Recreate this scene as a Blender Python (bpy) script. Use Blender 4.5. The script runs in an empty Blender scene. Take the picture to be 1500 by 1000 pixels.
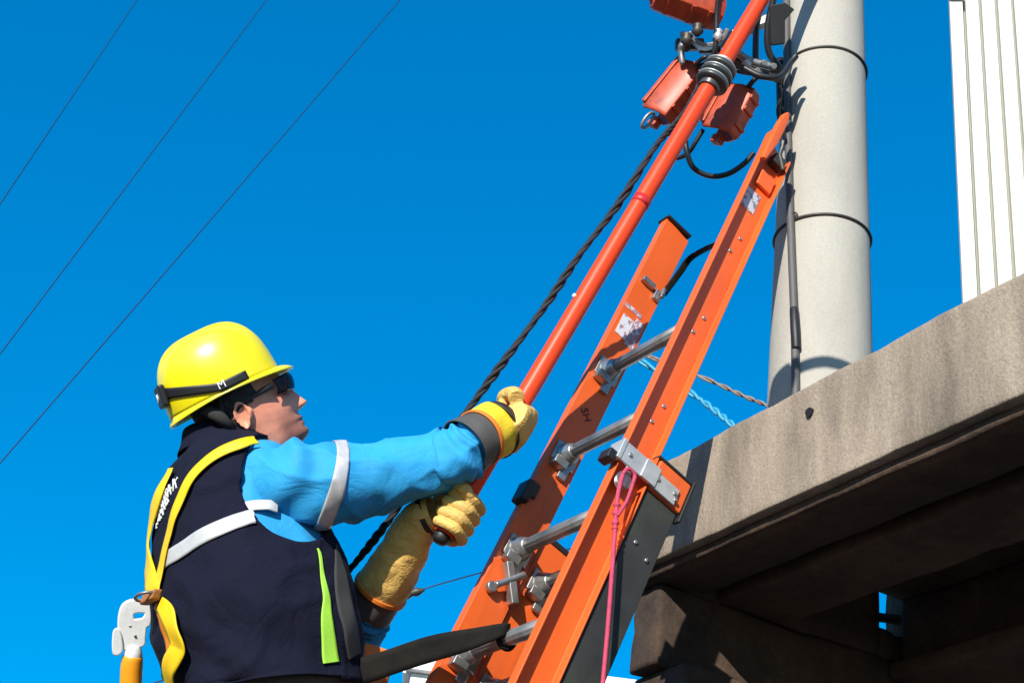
import bpy, bmesh, math, random
import numpy as np
from mathutils import Vector, Matrix, noise
from mathutils.bvhtree import BVHTree
R = math.radians
random.seed(7)
scn = bpy.context.scene
COL = scn.collection

# ------------------------------------------------------------------ camera, sky, sun, exposure
F = 2200.0                                    # focal length in photo pixels (1500 wide)
UC = Vector((491, 3810, -2200)).normalized()  # world up seen in camera axes
_ez = UC
_ey = (Vector((0, 0, -1)) - UC * Vector((0, 0, -1)).dot(UC)).normalized()
_ex = _ey.cross(_ez)
CAM_H = 1.6
MCW = Matrix((( _ex.x, _ex.y, _ex.z, 0), (_ey.x, _ey.y, _ey.z, 0), (_ez.x, _ez.y, _ez.z, CAM_H), (0, 0, 0, 1)))
cam_d = bpy.data.cameras.new('camera'); cam = bpy.data.objects.new('camera', cam_d); COL.objects.link(cam)
cam.matrix_world = MCW
cam_d.sensor_width = 36; cam_d.lens = F / 1500 * 36; cam_d.clip_start = .05; cam_d.clip_end = 5000
scn.camera = cam

SUN_C = Vector((-.25, .82, .51)).normalized()          # direction to the sun, camera axes
SUN_W = (MCW.to_3x3() @ SUN_C).normalized()
elev = math.asin(SUN_W.z); az = math.atan2(SUN_W.x, SUN_W.y)
world = bpy.data.worlds.new('World'); scn.world = world; world.use_nodes = True
nt = world.node_tree; nt.nodes.clear()
sky = nt.nodes.new('ShaderNodeTexSky'); sky.sky_type = 'NISHITA'; sky.sun_disc = False
sky.sun_elevation = elev; sky.sun_rotation = az
sky.air_density = 1.0; sky.dust_density = .15; sky.ozone_density = 3.0; sky.altitude = 600
hs = nt.nodes.new('ShaderNodeHueSaturation'); hs.inputs['Saturation'].default_value = 2.4
hs.inputs['Value'].default_value = 1.7; hs.inputs['Hue'].default_value = .505
bg = nt.nodes.new('ShaderNodeBackground'); bg.inputs['Strength'].default_value = .15
wo = nt.nodes.new('ShaderNodeOutputWorld')
gm = nt.nodes.new('ShaderNodeGamma'); gm.inputs['Gamma'].default_value = .58
nt.links.new(sky.outputs[0], gm.inputs['Color']); nt.links.new(gm.outputs[0], hs.inputs['Color']); nt.links.new(hs.outputs[0], bg.inputs['Color']); nt.links.new(bg.outputs[0], wo.inputs[0])
sd = bpy.data.lights.new('sun', 'SUN'); sd.energy = 5.0; sd.angle = R(.5); sd.color = (1, .95, .86)
sun = bpy.data.objects.new('sun', sd); COL.objects.link(sun)
sun.rotation_euler = (-SUN_W).to_track_quat('-Z', 'Y').to_euler(); sun.location = (0, 0, 12)
vs = scn.view_settings; vs.view_transform = 'Standard'; vs.look = 'None'; vs.exposure = 0.45; vs.gamma = 1

# ------------------------------------------------------------------ helpers
def C(px, py, d):
    return Vector(((px - 750) / F * d, (500 - py) / F * d, -d))
def frame(o, ex, ey, ez):
    return Matrix(((ex.x, ey.x, ez.x, o.x), (ex.y, ey.y, ez.y, o.y), (ex.z, ey.z, ez.z, o.z), (0, 0, 0, 1)))
def cw(p): return MCW @ p
WM = {}
def link(o, M, parent):
    COL.objects.link(o); WM[o] = M
    if parent is not None:
        o.parent = parent; o.matrix_parent_inverse = WM[parent].inverted()
    o.matrix_basis = M
def tag(o, label=None, cat=None, group=None, kind=None):
    if label: o['label'] = label
    if cat: o['category'] = cat
    if group: o['group'] = group
    if kind: o['kind'] = kind
    return o
def thing(name, base_cam, label, cat, group=None):
    o = bpy.data.objects.new(name, None); o.empty_display_size = .05
    link(o, Matrix.Translation(cw(base_cam)), None)
    return tag(o, label, cat, group)

class G:
    def __init__(s): s.v = []; s.f = []
    def add(s, vs, fs):
        k = len(s.v); s.v += [Vector(a) for a in vs]; s.f += [tuple(i + k for i in f) for f in fs]; return s
    def box(s, c, h, ax=None):
        c = Vector(c); ax = ax or (Vector((1, 0, 0)), Vector((0, 1, 0)), Vector((0, 0, 1)))
        vs = [c + ax[0] * (h[0] * i) + ax[1] * (h[1] * j) + ax[2] * (h[2] * k) for i in (-1, 1) for j in (-1, 1) for k in (-1, 1)]
        fs = [(0, 1, 3, 2), (4, 6, 7, 5), (0, 4, 5, 1), (2, 3, 7, 6), (0, 2, 6, 4), (1, 5, 7, 3)]
        return s.add(vs, fs)
    def prism(s, poly, z0, z1, M=None):
        n = len(poly); vs = [Vector((p[0], p[1], z0)) for p in poly] + [Vector((p[0], p[1], z1)) for p in poly]
        if M: vs = [M @ v for v in vs]
        fs = [tuple(range(n - 1, -1, -1)), tuple(range(n, 2 * n))] + [(i, (i + 1) % n, n + (i + 1) % n, n + i) for i in range(n)]
        return s.add(vs, fs)
    def tube(s, pts, rad, n=12, cap=True, closed=False):
        pts = [Vector(p) for p in pts]; m = len(pts)
        if not hasattr(rad, '__len__'): rad = [rad] * m
        up = None; vs = []; fs = []
        for i, p in enumerate(pts):
            if closed: t = pts[(i + 1) % m] - pts[i - 1]
            else: t = pts[min(i + 1, m - 1)] - pts[max(i - 1, 0)]
            t.normalize()
            if up is None: up = t.orthogonal().normalized()
            up = (up - t * up.dot(t)); up.normalize(); sd_ = t.cross(up)
            for k in range(n):
                a = 2 * math.pi * k / n
                vs.append(p + up * (math.cos(a) * rad[i]) + sd_ * (math.sin(a) * rad[i]))
        rr = m if closed else m - 1
        for i in range(rr):
            j = (i + 1) % m
            for k in range(n):
                fs.append((i * n + k, i * n + (k + 1) % n, j * n + (k + 1) % n, j * n + k))
        if cap and not closed:
            fs.append(tuple(range(n - 1, -1, -1))); fs.append(tuple((m - 1) * n + k for k in range(n)))
        return s.add(vs, fs)
    def grid(s, rows, close_u=False, cap=False):
        m = len(rows); n = len(rows[0]); vs = [p for r in rows for p in r]; fs = []
        for i in range(m - 1):
            for k in range(n if close_u else n - 1):
                k2 = (k + 1) % n
                fs.append((i * n + k, i * n + k2, (i + 1) * n + k2, (i + 1) * n + k))
        if cap:
            fs.append(tuple(range(n - 1, -1, -1))); fs.append(tuple((m - 1) * n + k for k in range(n)))
        return s.add(vs, fs)

def mesh_from(g, name, local=None):
    me = bpy.data.meshes.new(name); me.from_pydata([tuple(v) for v in g.v], [], g.f); me.validate()
    bm = bmesh.new(); bm.from_mesh(me); bmesh.ops.recalc_face_normals(bm, faces=bm.faces); bm.to_mesh(me); bm.free()
    return me
def mk(name, g, mat, parent=None, fr=None, smooth=False, bevel=0, solid=0, sub=0, off=0, seg=2, angle=40):
    """g holds camera-space vertices (fr None) or vertices local to the camera-space frame fr"""
    if fr is None:
        c = sum(g.v, Vector()) / len(g.v); fr = frame(c, _exc, _eyc, _ezc)
        inv = fr.inverted(); gg = G(); gg.v = [inv @ v for v in g.v]; gg.f = g.f; g = gg
    me = mesh_from(g, name); me.materials.append(mat)
    return mk_me(name, me, parent, fr, smooth, bevel, solid, sub, off, seg, angle)
def mk_me(name, me, parent, fr, smooth=False, bevel=0, solid=0, sub=0, off=0, seg=2, angle=40):
    o = bpy.data.objects.new(name, me); link(o, MCW @ fr, parent)
    if smooth:
        for p in me.polygons: p.use_smooth = True
    if solid:
        m = o.modifiers.new('solid', 'SOLIDIFY'); m.thickness = solid; m.offset = off
    if bevel:
        m = o.modifiers.new('bevel', 'BEVEL'); m.width = bevel; m.segments = seg; m.limit_method = 'ANGLE'; m.angle_limit = R(angle)
        if not smooth:
            for p in me.polygons: p.use_smooth = True
            m.harden_normals = False
            w = o.modifiers.new('wn', 'WEIGHTED_NORMAL'); w.keep_sharp = True
    if sub:
        m = o.modifiers.new('sub', 'SUBSURF'); m.levels = sub; m.render_levels = sub
    return o
# camera-space directions of the world axes: parts keep world-aligned axes
_inv3 = MCW.to_3x3().inverted()
_exc, _eyc, _ezc = (_inv3 @ Vector((1, 0, 0))), (_inv3 @ Vector((0, 1, 0))), (_inv3 @ Vector((0, 0, 1)))

def catmull(P, m, closed=False):
    """P: list of tuples/Vectors as numpy rows -> m samples"""
    P = np.array([list(p) for p in P], float); n = len(P); out = []
    seg = n if closed else n - 1
    for q in range(m):
        t = q / (m if closed else (m - 1)) * seg; i = min(int(t), seg - 1); x = t - i
        g_ = (lambda k: P[k % n]) if closed else (lambda k: P[min(max(k, 0), n - 1)])
        a, b, c, d = g_(i - 1), g_(i), g_(i + 1), g_(i + 2)
        out.append(.5 * ((2 * b) + (-a + c) * x + (2 * a - 5 * b + 4 * c - d) * x * x + (-a + 3 * b - 3 * c + d) * x ** 3))
    return np.array(out)
def pix(L):  # list of (px,py,d) -> camera-space Vectors
    return [C(*p) for p in L]
def curve(L, m=40): return [Vector(p) for p in catmull(pix(L), m)]

def srgb(h):
    h = h.lstrip('#'); o = []
    for i in (0, 2, 4):
        c = int(h[i:i + 2], 16) / 255; o.append(c / 12.92 if c <= .04045 else ((c + .055) / 1.055) ** 2.4)
    return tuple(o)
def mat(name, col, rough=.5, metal=0, var=.12, vscale=8, bump=.0, bscale=60, dirt=None, dscale=3, damt=.4, spec=.5, coat=0, sheen=0, stretch=None, detail=6, sss=0, crease=0, cscale=16, speck=0, sscale=140, crough=.08):
    m = bpy.data.materials.new(name); m.use_nodes = True; t = m.node_tree; N = t.nodes; L = t.links
    b = N['Principled BSDF']; b.inputs['Roughness'].default_value = rough; b.inputs['Metallic'].default_value = metal
    b.inputs['Specular IOR Level'].default_value = spec
    b.inputs['Coat Weight'].default_value = coat; b.inputs['Coat Roughness'].default_value = crough
    if sheen: b.inputs['Sheen Weight'].default_value = sheen
    if sss:
        b.inputs['Subsurface Weight'].default_value = sss; b.inputs['Subsurface Radius'].default_value = (.012, .005, .003); b.inputs['Subsurface Scale'].default_value = 1
    tc = N.new('ShaderNodeTexCoord'); co = tc.outputs['Object']
    if stretch:
        mp = N.new('ShaderNodeMapping'); mp.inputs['Scale'].default_value = stretch; L.new(co, mp.inputs[0]); co = mp.outputs[0]
    nz = N.new('ShaderNodeTexNoise'); nz.inputs['Scale'].default_value = vscale; nz.inputs['Detail'].default_value = detail; nz.inputs['Roughness'].default_value = .6
    L.new(co, nz.inputs['Vector'])
    mr = N.new('ShaderNodeMapRange'); mr.inputs[1].default_value = .25; mr.inputs[2].default_value = .75
    mr.inputs[3].default_value = 1 - var; mr.inputs[4].default_value = 1 + var; L.new(nz.outputs[0], mr.inputs[0])
    vm = N.new('ShaderNodeVectorMath'); vm.operation = 'SCALE'; vm.inputs[0].default_value = col; L.new(mr.outputs[0], vm.inputs['Scale'])
    out = vm.outputs[0]
    if dirt:
        n2 = N.new('ShaderNodeTexNoise'); n2.inputs['Scale'].default_value = dscale; n2.inputs['Detail'].default_value = 8; n2.inputs['Roughness'].default_value = .65
        L.new(co, n2.inputs['Vector'])
        r2 = N.new('ShaderNodeMapRange'); r2.inputs[1].default_value = .45; r2.inputs[2].default_value = .72; r2.inputs[3].default_value = 0; r2.inputs[4].default_value = damt
        L.new(n2.outputs[0], r2.inputs[0])
        mx = N.new('ShaderNodeMix'); mx.data_type = 'RGBA'; L.new(r2.outputs[0], mx.inputs[0]); L.new(out, mx.inputs[6]); mx.inputs[7].default_value = (*dirt, 1)
        out = mx.outputs[2]
    if speck:
        n5 = N.new('ShaderNodeTexNoise'); n5.inputs['Scale'].default_value = sscale; n5.inputs['Detail'].default_value = 4; n5.inputs['Roughness'].default_value = .8; L.new(tc.outputs['Object'], n5.inputs['Vector'])
        r5 = N.new('ShaderNodeMapRange'); r5.inputs[1].default_value = .3; r5.inputs[2].default_value = .7; r5.inputs[3].default_value = 1 - speck; r5.inputs[4].default_value = 1 + speck * .8; L.new(n5.outputs[0], r5.inputs[0])
        v5 = N.new('ShaderNodeVectorMath'); v5.operation = 'SCALE'; L.new(out, v5.inputs[0]); L.new(r5.outputs[0], v5.inputs['Scale']); out = v5.outputs[0]
    L.new(out, b.inputs['Base Color'])
    rr = N.new('ShaderNodeMapRange'); rr.inputs[3].default_value = max(.03, rough - .08); rr.inputs[4].default_value = min(1, rough + .1); L.new(nz.outputs[0], rr.inputs[0]); L.new(rr.outputs[0], b.inputs['Roughness'])
    co = tc.outputs['Object']; bp = None
    if crease:
        n4 = N.new('ShaderNodeTexNoise'); n4.inputs['Scale'].default_value = cscale; n4.inputs['Detail'].default_value = 3; n4.inputs['Distortion'].default_value = 1.2; L.new(co, n4.inputs['Vector'])
        ab = N.new('ShaderNodeMath'); ab.operation = 'SUBTRACT'; L.new(n4.outputs[0], ab.inputs[0]); ab.inputs[1].default_value = .5
        a2 = N.new('ShaderNodeMath'); a2.operation = 'ABSOLUTE'; L.new(ab.outputs[0], a2.inputs[0])
        bp = N.new('ShaderNodeBump'); bp.inputs['Strength'].default_value = crease; bp.inputs['Distance'].default_value = .03; L.new(a2.outputs[0], bp.inputs['Height']); L.new(bp.outputs[0], b.inputs['Normal'])
    if bump:
        bc = bp
        n3 = N.new('ShaderNodeTexNoise'); n3.inputs['Scale'].default_value = bscale; n3.inputs['Detail'].default_value = 5; L.new(co, n3.inputs['Vector'])
        bp = N.new('ShaderNodeBump'); bp.inputs['Strength'].default_value = bump; bp.inputs['Distance'].default_value = .004
        L.new(n3.outputs[0], bp.inputs['Height']); L.new(bp.outputs[0], b.inputs['Normal'])
        if bc: L.new(bc.outputs[0], bp.inputs['Normal'])
    return m

M = {}
M['orange'] = mat('orange_fibreglass', (.74, .115, .016), .46, var=.12, vscale=9, bump=.08, bscale=300, dirt=(.33, .055, .02), dscale=7, damt=.55, stretch=(1, 1, .25), speck=.06, sscale=200)
M['stick'] = mat('orange_stick_fibreglass', (.78, .055, .006), .38, var=.05, vscale=4, coat=.08, spec=.35)
M['grey_rail'] = mat('grey_rail', (.030, .032, .033), .5, var=.25, vscale=9, dirt=(.075, .085, .04), dscale=5, damt=.5, bump=.06, bscale=200)
M['alu'] = mat('aluminium', (.42, .42, .41), .38, .85, var=.15, vscale=14, dirt=(.2, .19, .17), dscale=20, damt=.6, bump=.05, bscale=150)
M['alu_plate'] = mat('aluminium_plate', (.55, .56, .55), .45, .5, var=.1, vscale=20, dirt=(.3, .3, .29), dscale=30, damt=.5)
M['rung'] = mat('aluminium_rung', (.36, .35, .34), .42, .7, var=.2, vscale=20, dirt=(.18, .15, .12), dscale=12, damt=.6)
M['black'] = mat('black_rubber', (.012, .012, .013), .5, var=.2)
M['blackweb'] = mat('black_webbing', (.007, .0065, .006), .85, var=.3, vscale=40, bump=.3, bscale=500, dirt=(.028, .022, .015), dscale=9, damt=.5, spec=.2)
M['rope_black'] = mat('black_rope', (.009, .010, .014), .7, var=.3, vscale=60, bump=.3, bscale=400)
M['cable'] = mat('black_cable', (.012, .013, .016), .45, var=.2)
M['steel'] = mat('galvanised_steel', (.33, .34, .34), .45, .7, var=.25, vscale=30, dirt=(.1, .085, .06), dscale=15, damt=.7)
M['darksteel'] = mat('dark_steel', (.06, .06, .055), .5, .5, var=.3, vscale=30, dirt=(.12, .08, .04), dscale=20, damt=.5)
M['pink_rope'] = mat('pink_rope', (.50, .05, .11), .75, var=.25, vscale=90, bump=.4, bscale=600)
M['white_print'] = mat('white_print', (.75, .75, .74), .6, var=.05)
M['pole'] = mat('pole_concrete', (.41, .385, .33), .85, var=.16, vscale=5, bump=.16, bscale=160, dirt=(.30, .265, .22), dscale=3.2, damt=.7, stretch=(1, 1, .3), detail=9, speck=.12, sscale=160)
M['conduit'] = mat('grey_conduit', (.09, .085, .08), .6, var=.15, vscale=10, dirt=(.08, .07, .07), damt=.5)
M['white_board'] = mat('white_board', (.68, .675, .61), .6, var=.05, vscale=4, dirt=(.62, .61, .55), dscale=2, damt=.3, stretch=(1, 1, .3))
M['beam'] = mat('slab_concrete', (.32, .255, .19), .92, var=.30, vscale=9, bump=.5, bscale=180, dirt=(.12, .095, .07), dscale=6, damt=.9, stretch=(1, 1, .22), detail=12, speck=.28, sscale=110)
M['under'] = mat('shaded_dirty_concrete', (.088, .053, .034), .95, var=.5, vscale=6, bump=.8, bscale=60, dirt=(.018, .013, .010), dscale=3.2, damt=.95, speck=.3, sscale=40)  # dirty concrete; base colour also carries the underside's shade and brown bounce
M['plaster'] = mat('white_plaster', (.78, .77, .75), .8, var=.05, vscale=2, bump=.2, bscale=40)
M['ground'] = mat('asphalt', (.055, .053, .05), .9, var=.25, vscale=1.2, bump=.3, bscale=30, dirt=(.09, .085, .075), dscale=.4, damt=.6)
M['wire'] = mat('conductor', (.012, .05, .12), .5, .3, var=.1)
M['blue_wire'] = mat('blue_insulated_wire', (.04, .30, .48), .5, var=.2, vscale=40)
M['brown_wire'] = mat('brown_weathered_wire', (.22, .17, .14), .6, var=.4, vscale=60)

# ================================================================== SETTING
zc = lambda z: z - CAM_H
g = G(); S = 900
gv = [(-S, -S, 0), (S, -S, 0), (S, S, 0), (-S, S, 0)]
me = bpy.data.meshes.new('ground'); me.from_pydata(gv, [], [(0, 1, 2, 3)]); me.materials.append(M['ground'])
gr = bpy.data.objects.new('ground', me); link(gr, Matrix.Identity(4), None); gr['kind'] = 'structure'

# ---- concrete deck (frame: s along its face, b away, UC up)
P1 = C(985, 670, 3.8); P2 = C(1500, 385, 2.93)
sl = P2 - P1; sl = (sl - UC * sl.dot(UC)).normalized(); bl = UC.cross(sl); 
if bl.z > 0: bl = -bl
FD = frame(P1, sl, bl, UC)         # local x along, y back, z up ; z=0 top
def lowpoly_noise(v, amp, sc): return noise.noise_vector(v * sc) * amp
def rough_box(x0, x1, y0, y1, z0, z1, nx, ny, nz, amp=.004, sc=6):
    """subdivided box with worn, slightly uneven faces"""
    bm = bmesh.new(); bmesh.ops.create_cube(bm, size=1)
    for v in bm.verts: v.co = Vector((x0 + (v.co.x + .5) * (x1 - x0), y0 + (v.co.y + .5) * (y1 - y0), z0 + (v.co.z + .5) * (z1 - z0)))
    for ax, n in ((0, nx), (1, ny), (2, nz)):
        lo = (x0, y0, z0)[ax]; hi = (x1, y1, z1)[ax]
        for i in range(1, n):
            no = Vector((0, 0, 0)); no[ax] = 1; co = Vector((0, 0, 0)); co[ax] = lo + (hi - lo) * i / n
            bmesh.ops.bisect_plane(bm, geom=bm.verts[:] + bm.edges[:] + bm.faces[:], plane_co=co, plane_no=no)
    for v in bm.verts: v.co += lowpoly_noise(v.co + Vector((x0 * 3.1, y0, z0)), amp, sc) + lowpoly_noise(v.co, amp * .5, sc * 4)
    gg = G(); bm.verts.ensure_lookup_table(); gg.v = [v.co.copy() for v in bm.verts]; gg.f = [tuple(v.index for v in f.verts) for f in bm.faces]; bm.free(); return gg
deck = thing('concrete_deck', FD @ Vector((1, .6, -1.0)), 'weathered grey concrete deck with thick edge beam and dark ribbed underside', 'deck')
X0, X1 = -.25, 3.2
NA, NB = .785, .922          # broken notch in the end girder
fascia = mk('edge_beam', rough_box(X0, X1, 0, .13, -.262, 0, 140, 6, 14, .0035, 7), M['beam'], deck, FD, smooth=True, bevel=.004, angle=50)
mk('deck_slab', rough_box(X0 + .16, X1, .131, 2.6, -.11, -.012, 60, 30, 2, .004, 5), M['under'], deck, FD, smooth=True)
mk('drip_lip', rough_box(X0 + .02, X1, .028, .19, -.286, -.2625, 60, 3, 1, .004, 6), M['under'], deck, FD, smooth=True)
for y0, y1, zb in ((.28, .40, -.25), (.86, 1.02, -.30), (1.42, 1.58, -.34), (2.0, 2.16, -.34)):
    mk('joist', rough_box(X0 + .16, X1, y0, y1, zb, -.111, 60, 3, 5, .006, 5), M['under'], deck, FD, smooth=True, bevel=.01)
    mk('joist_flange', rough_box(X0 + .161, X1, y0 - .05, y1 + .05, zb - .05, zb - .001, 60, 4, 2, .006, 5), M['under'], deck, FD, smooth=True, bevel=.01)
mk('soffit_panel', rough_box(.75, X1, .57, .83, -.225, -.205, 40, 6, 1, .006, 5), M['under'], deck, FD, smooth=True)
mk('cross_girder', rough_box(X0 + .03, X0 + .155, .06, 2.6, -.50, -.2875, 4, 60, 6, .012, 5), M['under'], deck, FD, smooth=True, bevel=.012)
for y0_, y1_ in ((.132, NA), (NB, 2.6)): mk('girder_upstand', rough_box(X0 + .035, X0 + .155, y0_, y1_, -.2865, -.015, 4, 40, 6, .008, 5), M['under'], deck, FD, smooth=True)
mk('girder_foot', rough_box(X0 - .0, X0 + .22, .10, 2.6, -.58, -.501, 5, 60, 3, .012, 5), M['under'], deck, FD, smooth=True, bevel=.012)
# bearing wall under the far side of the deck, with the broken gap light comes through
gz = -(cw(P1).z)
def on_plane(fr, px, py, y):
    """point of the camera ray through a pixel where local y equals y"""
    inv = fr.inverted(); o = inv @ Vector((0, 0, 0)); d = inv.to_3x3() @ C(px, py, 1); return o + d * ((y - o.y) / d.y)
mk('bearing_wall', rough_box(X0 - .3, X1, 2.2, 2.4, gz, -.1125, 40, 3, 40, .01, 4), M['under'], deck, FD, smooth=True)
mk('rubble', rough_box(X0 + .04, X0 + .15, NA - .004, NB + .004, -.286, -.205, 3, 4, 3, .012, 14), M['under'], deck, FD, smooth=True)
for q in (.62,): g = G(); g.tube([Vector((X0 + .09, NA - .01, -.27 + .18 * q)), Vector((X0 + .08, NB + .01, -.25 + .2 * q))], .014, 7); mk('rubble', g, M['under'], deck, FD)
# anchor hole in the face
g = G(); hp = []
for k in range(18):
    a = 2 * math.pi * k / 18; hp.append((.011 * math.cos(a) * (1 + .15 * math.sin(3 * a)), .011 * math.sin(a)))
g.prism(hp, -.003, .004)
tt = .525; mk('anchor_hole', g, M['black'], deck, FD @ Matrix.Translation((tt, -.004, -.075)) @ Matrix.Rotation(R(90), 4, 'X'))

# ---- concrete pole standing on the deck
PA = C(1206, 180, 4.35)
tb = (PA - P1).dot(UC); PB = PA - UC * tb          # foot of the axis at deck level
pole_w = lambda h: .1385 - .0135 * h               # radius by height over the deck
pole = thing('concrete_pole', PB, 'round pale grey concrete utility pole rising from the deck, banded with wire', 'utility pole')
FP = frame(PB, _exc, _eyc, UC)
g = G(); rows = []
for i in range(80):
    h = 3.2 * i / 79 - .012; row = []
    for k in range(72):
        a = 2 * math.pi * k / 72; p = Vector((math.cos(a), math.sin(a), h))
        r = pole_w(h) + noise.noise(Vector((p.x * 1.5, p.y * 1.5, h * 2))) * .0015
        row.append(Vector((p.x * r, p.y * r, h)))
    rows.append(row)
g.grid(rows, True, True); mk('shaft', g, M['pole'], pole, FP, smooth=True)
campos_P = FP.inverted() @ Vector((0, 0, 0))
def pole_pt(px, py, out=0.0):
    """point on the pole surface seen at a photo pixel, in pole axes"""
    d = (FP.inverted().to_3x3() @ C(px, py, 1)).normalized(); o = campos_P
    r = .125
    for _ in range(4):
        a = d.x ** 2 + d.y ** 2; b = 2 * (o.x * d.x + o.y * d.y); c = o.x ** 2 + o.y ** 2 - r * r
        disc = max(b * b - 4 * a * c, 0); t = (-b - math.sqrt(disc)) / (2 * a); p = o + d * t; r = pole_w(p.z)
    n = Vector((p.x, p.y, 0)).normalized(); q = n * (r + out); q.z = p.z
    return q
def wire_band(py_mid, tilt, name='wire_band'):
    p0 = pole_pt(1206, py_mid); z0 = p0.z; pts = []
    for k in range(64):
        a = 2 * math.pi * k / 64; r = pole_w(z0) + .0025
        pts.append(Vector((math.cos(a) * r, math.sin(a) * r, z0 + tilt * math.cos(a + 1.0) * r)))
    gg = G(); gg.tube(pts, .0042, 8, closed=True); o = mk(name, gg, M['darksteel'], pole, FP, smooth=True); return z0
z1 = wire_band(70, .02); z2 = wire_band(315, .02)
g = G(); pp = pole_pt(1166, 317, .008); g.tube([pp + Vector((.004 * math.cos(a) * 2, 0, .004 * math.sin(a) * 2 )) for a in [k * .5 for k in range(20)]], .003, 6); mk('wire_twist', g, M['darksteel'], pole, FP, smooth=True)
# conduit running down the pole
ct = [pole_pt(1156 + (1168 - 1156) * q, py, .010) for q, py in ((0, -60), (.05, 40), (.1, 140), (.3, 260), (.6, 380), (.9, 480), (1, 560), (1.0, 600))]
cond = thing('riser_cable', FP @ Vector((ct[-1].x, ct[-1].y, .0)), 'dark grey riser cable running down the side of the concrete pole', 'cable')
g = G(); g.tube([Vector(p) for p in catmull(ct, 60)], [.011] * 60, 10); mk('cable_run', g, M['conduit'], cond, FP, smooth=True)
g = G(); cs = [pole_pt(1167 + q * 3, 455 + q * 60, .014) for q in (0, .5, 1)]; g.tube(cs, [.012, .013, .012], 10); mk('splice_sleeve', g, M['black'], cond, FP, smooth=True, bevel=.003)
g = G(); cs = [pole_pt(1150 + q * 2, 90 + q * 100, .016) for q in (0, .5, 1)]; g.tube(cs, .013, 10); mk('tape_wrap', g, M['black'], cond, FP, smooth=True)

# ---- white boarded screen standing on the deck
Q0 = C(1408, 440, 3.9); zt = (Q0 - P1).dot(UC); Q0 = Q0 - UC * zt
wl = (sl * .2 + _exc * .8 ); wl = (wl - UC * wl.dot(UC)).normalized(); wb = UC.cross(wl)
if wb.z > 0: wb = -wb
FWp = frame(Q0, wl, wb, UC)
scr = thing('boarded_screen', Q0, 'tall screen of white upright boards with dark joints standing on the deck', 'screen')
BWid = .0455; HB = 2.3
g = G(); g.box((BWid * 8 + .1, .03, HB / 2), (BWid * 8 + .1 - .012, .008, HB / 2 - .03)); mk('backing', g, mat('screen_backing', (.30, .29, .24), .8), scr, FWp)
for i in range(18):
    g = G(); hx = BWid / 2 - .0042; z_ = HB - (.0 if i else .0)
    g.box((BWid * i + BWid / 2, .008 + .0015 * ((i * 7) % 3), z_ / 2), (hx, .013, z_ / 2)); mk('board', g, M['white_board'], scr, FWp, bevel=.003)
top_px = C(1393, 4, 3.95)
g = G(); q = on_plane(FWp, 1392, 2, 0); g.box((.022, -.012, q.z + .02), (.02, .012, .02)); g.box((.022, -.02, q.z + .02), (.006, .012, .006)); mk('bracket', g, M['darksteel'], scr, FWp, bevel=.003)

# ---- white building beyond, mostly hidden
BD = C(606, 957, 16.0); bw_ = _exc
bz = (BD.dot(UC)) + CAM_H
FB = frame(BD - UC * bz, _exc, _eyc, UC)
bld = thing('white_building', FB @ Vector((2, 2, 0)), 'plain white rendered building beyond the ladder, its parapet just in view', 'building')
g = G(); g.box((2.4, 2.0, bz / 2 - .1), (2.4, 2.0, bz / 2 - .1)); mk('wall', g, M['plaster'], bld, FB, bevel=.02)
g = G()
for c_, h_ in (((2.4, -.02, bz - .1), (2.46, .09, .1)), ((2.4, 4.02, bz - .1), (2.46, .09, .1)), ((-.02, 2.0, bz - .1), (.07, 1.93, .098)), ((4.82, 2.0, bz - .1), (.07, 1.93, .098))): g.box(c_, h_)
mk('parapet', g, M['plaster'], bld, FB, bevel=.015)
for x in (1.0, 3.6):
    g = G(); g.box((x, -.03, 2.6), (.5, .05, .6)); w_ = mk('window', g, mat('window_frame', (.3, .3, .3), .4), bld, FB, bevel=.01)
    g = G(); g.box((x, -.085, 2.6), (.43, .004, .53)); mk('pane', g, mat('window_glass', (.03, .04, .05), .05), w_, FB)
g = G(); g.box((2.3, -.02, 1.05), (.45, .04, 1.05)); mk('door', g, mat('door_paint', (.12, .1, .09), .4), bld, FB, bevel=.01)

# ---- overhead lines
for i, (a, b_) in enumerate((((215, -22, 22), (-30, 345, 15)), ((420, -40, 22), (-30, 560, 14)), ((625, -46, 22), (-30, 715, 13)))):
    A_, B_ = C(*a), C(*b_); dv = A_ - B_; A_ = A_ + dv * 1.2; B_ = B_ - dv * .5
    pts = [A_.lerp(B_, k / 60) - UC * (.10 * (1 - (2 * k / 60 - 1) ** 2)) + UC * .085 for k in range(61)]
    g = G(); g.tube(pts, .0072, 6)
    o = mk('overhead_wire', g, M['wire'], None, smooth=True)
    tag(o, ['thin overhead wire crossing the sky, highest and farthest from the helmet', 'thin overhead wire in the sky, middle one of three', 'thin overhead wire in the sky, lowest one passing closest above the yellow helmet'][i], 'overhead wire', 'overhead power lines')
g = G(); g.tube(curve([(60, 1052, 9), (230, 998, 9.2), (420, 940, 9.6), (590, 873, 10), (705, 838, 10.2), (1000, 760, 11)], 60), .0052, 6)
sp = mk('service_wire', g, M['wire'], None, smooth=True); tag(sp, 'thin service wire with a small clamp crossing behind the lower glove', 'overhead wire')
g = G(); g.tube(curve([(588, 874, 10), (600, 869, 10), (612, 866, 10), (622, 863, 10)], 10), [.012, .03, .034, .028, .022, .03, .03, .022, .014, .008], 10); mk('clamp', g, M['darksteel'], sp, smooth=True)
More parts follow.
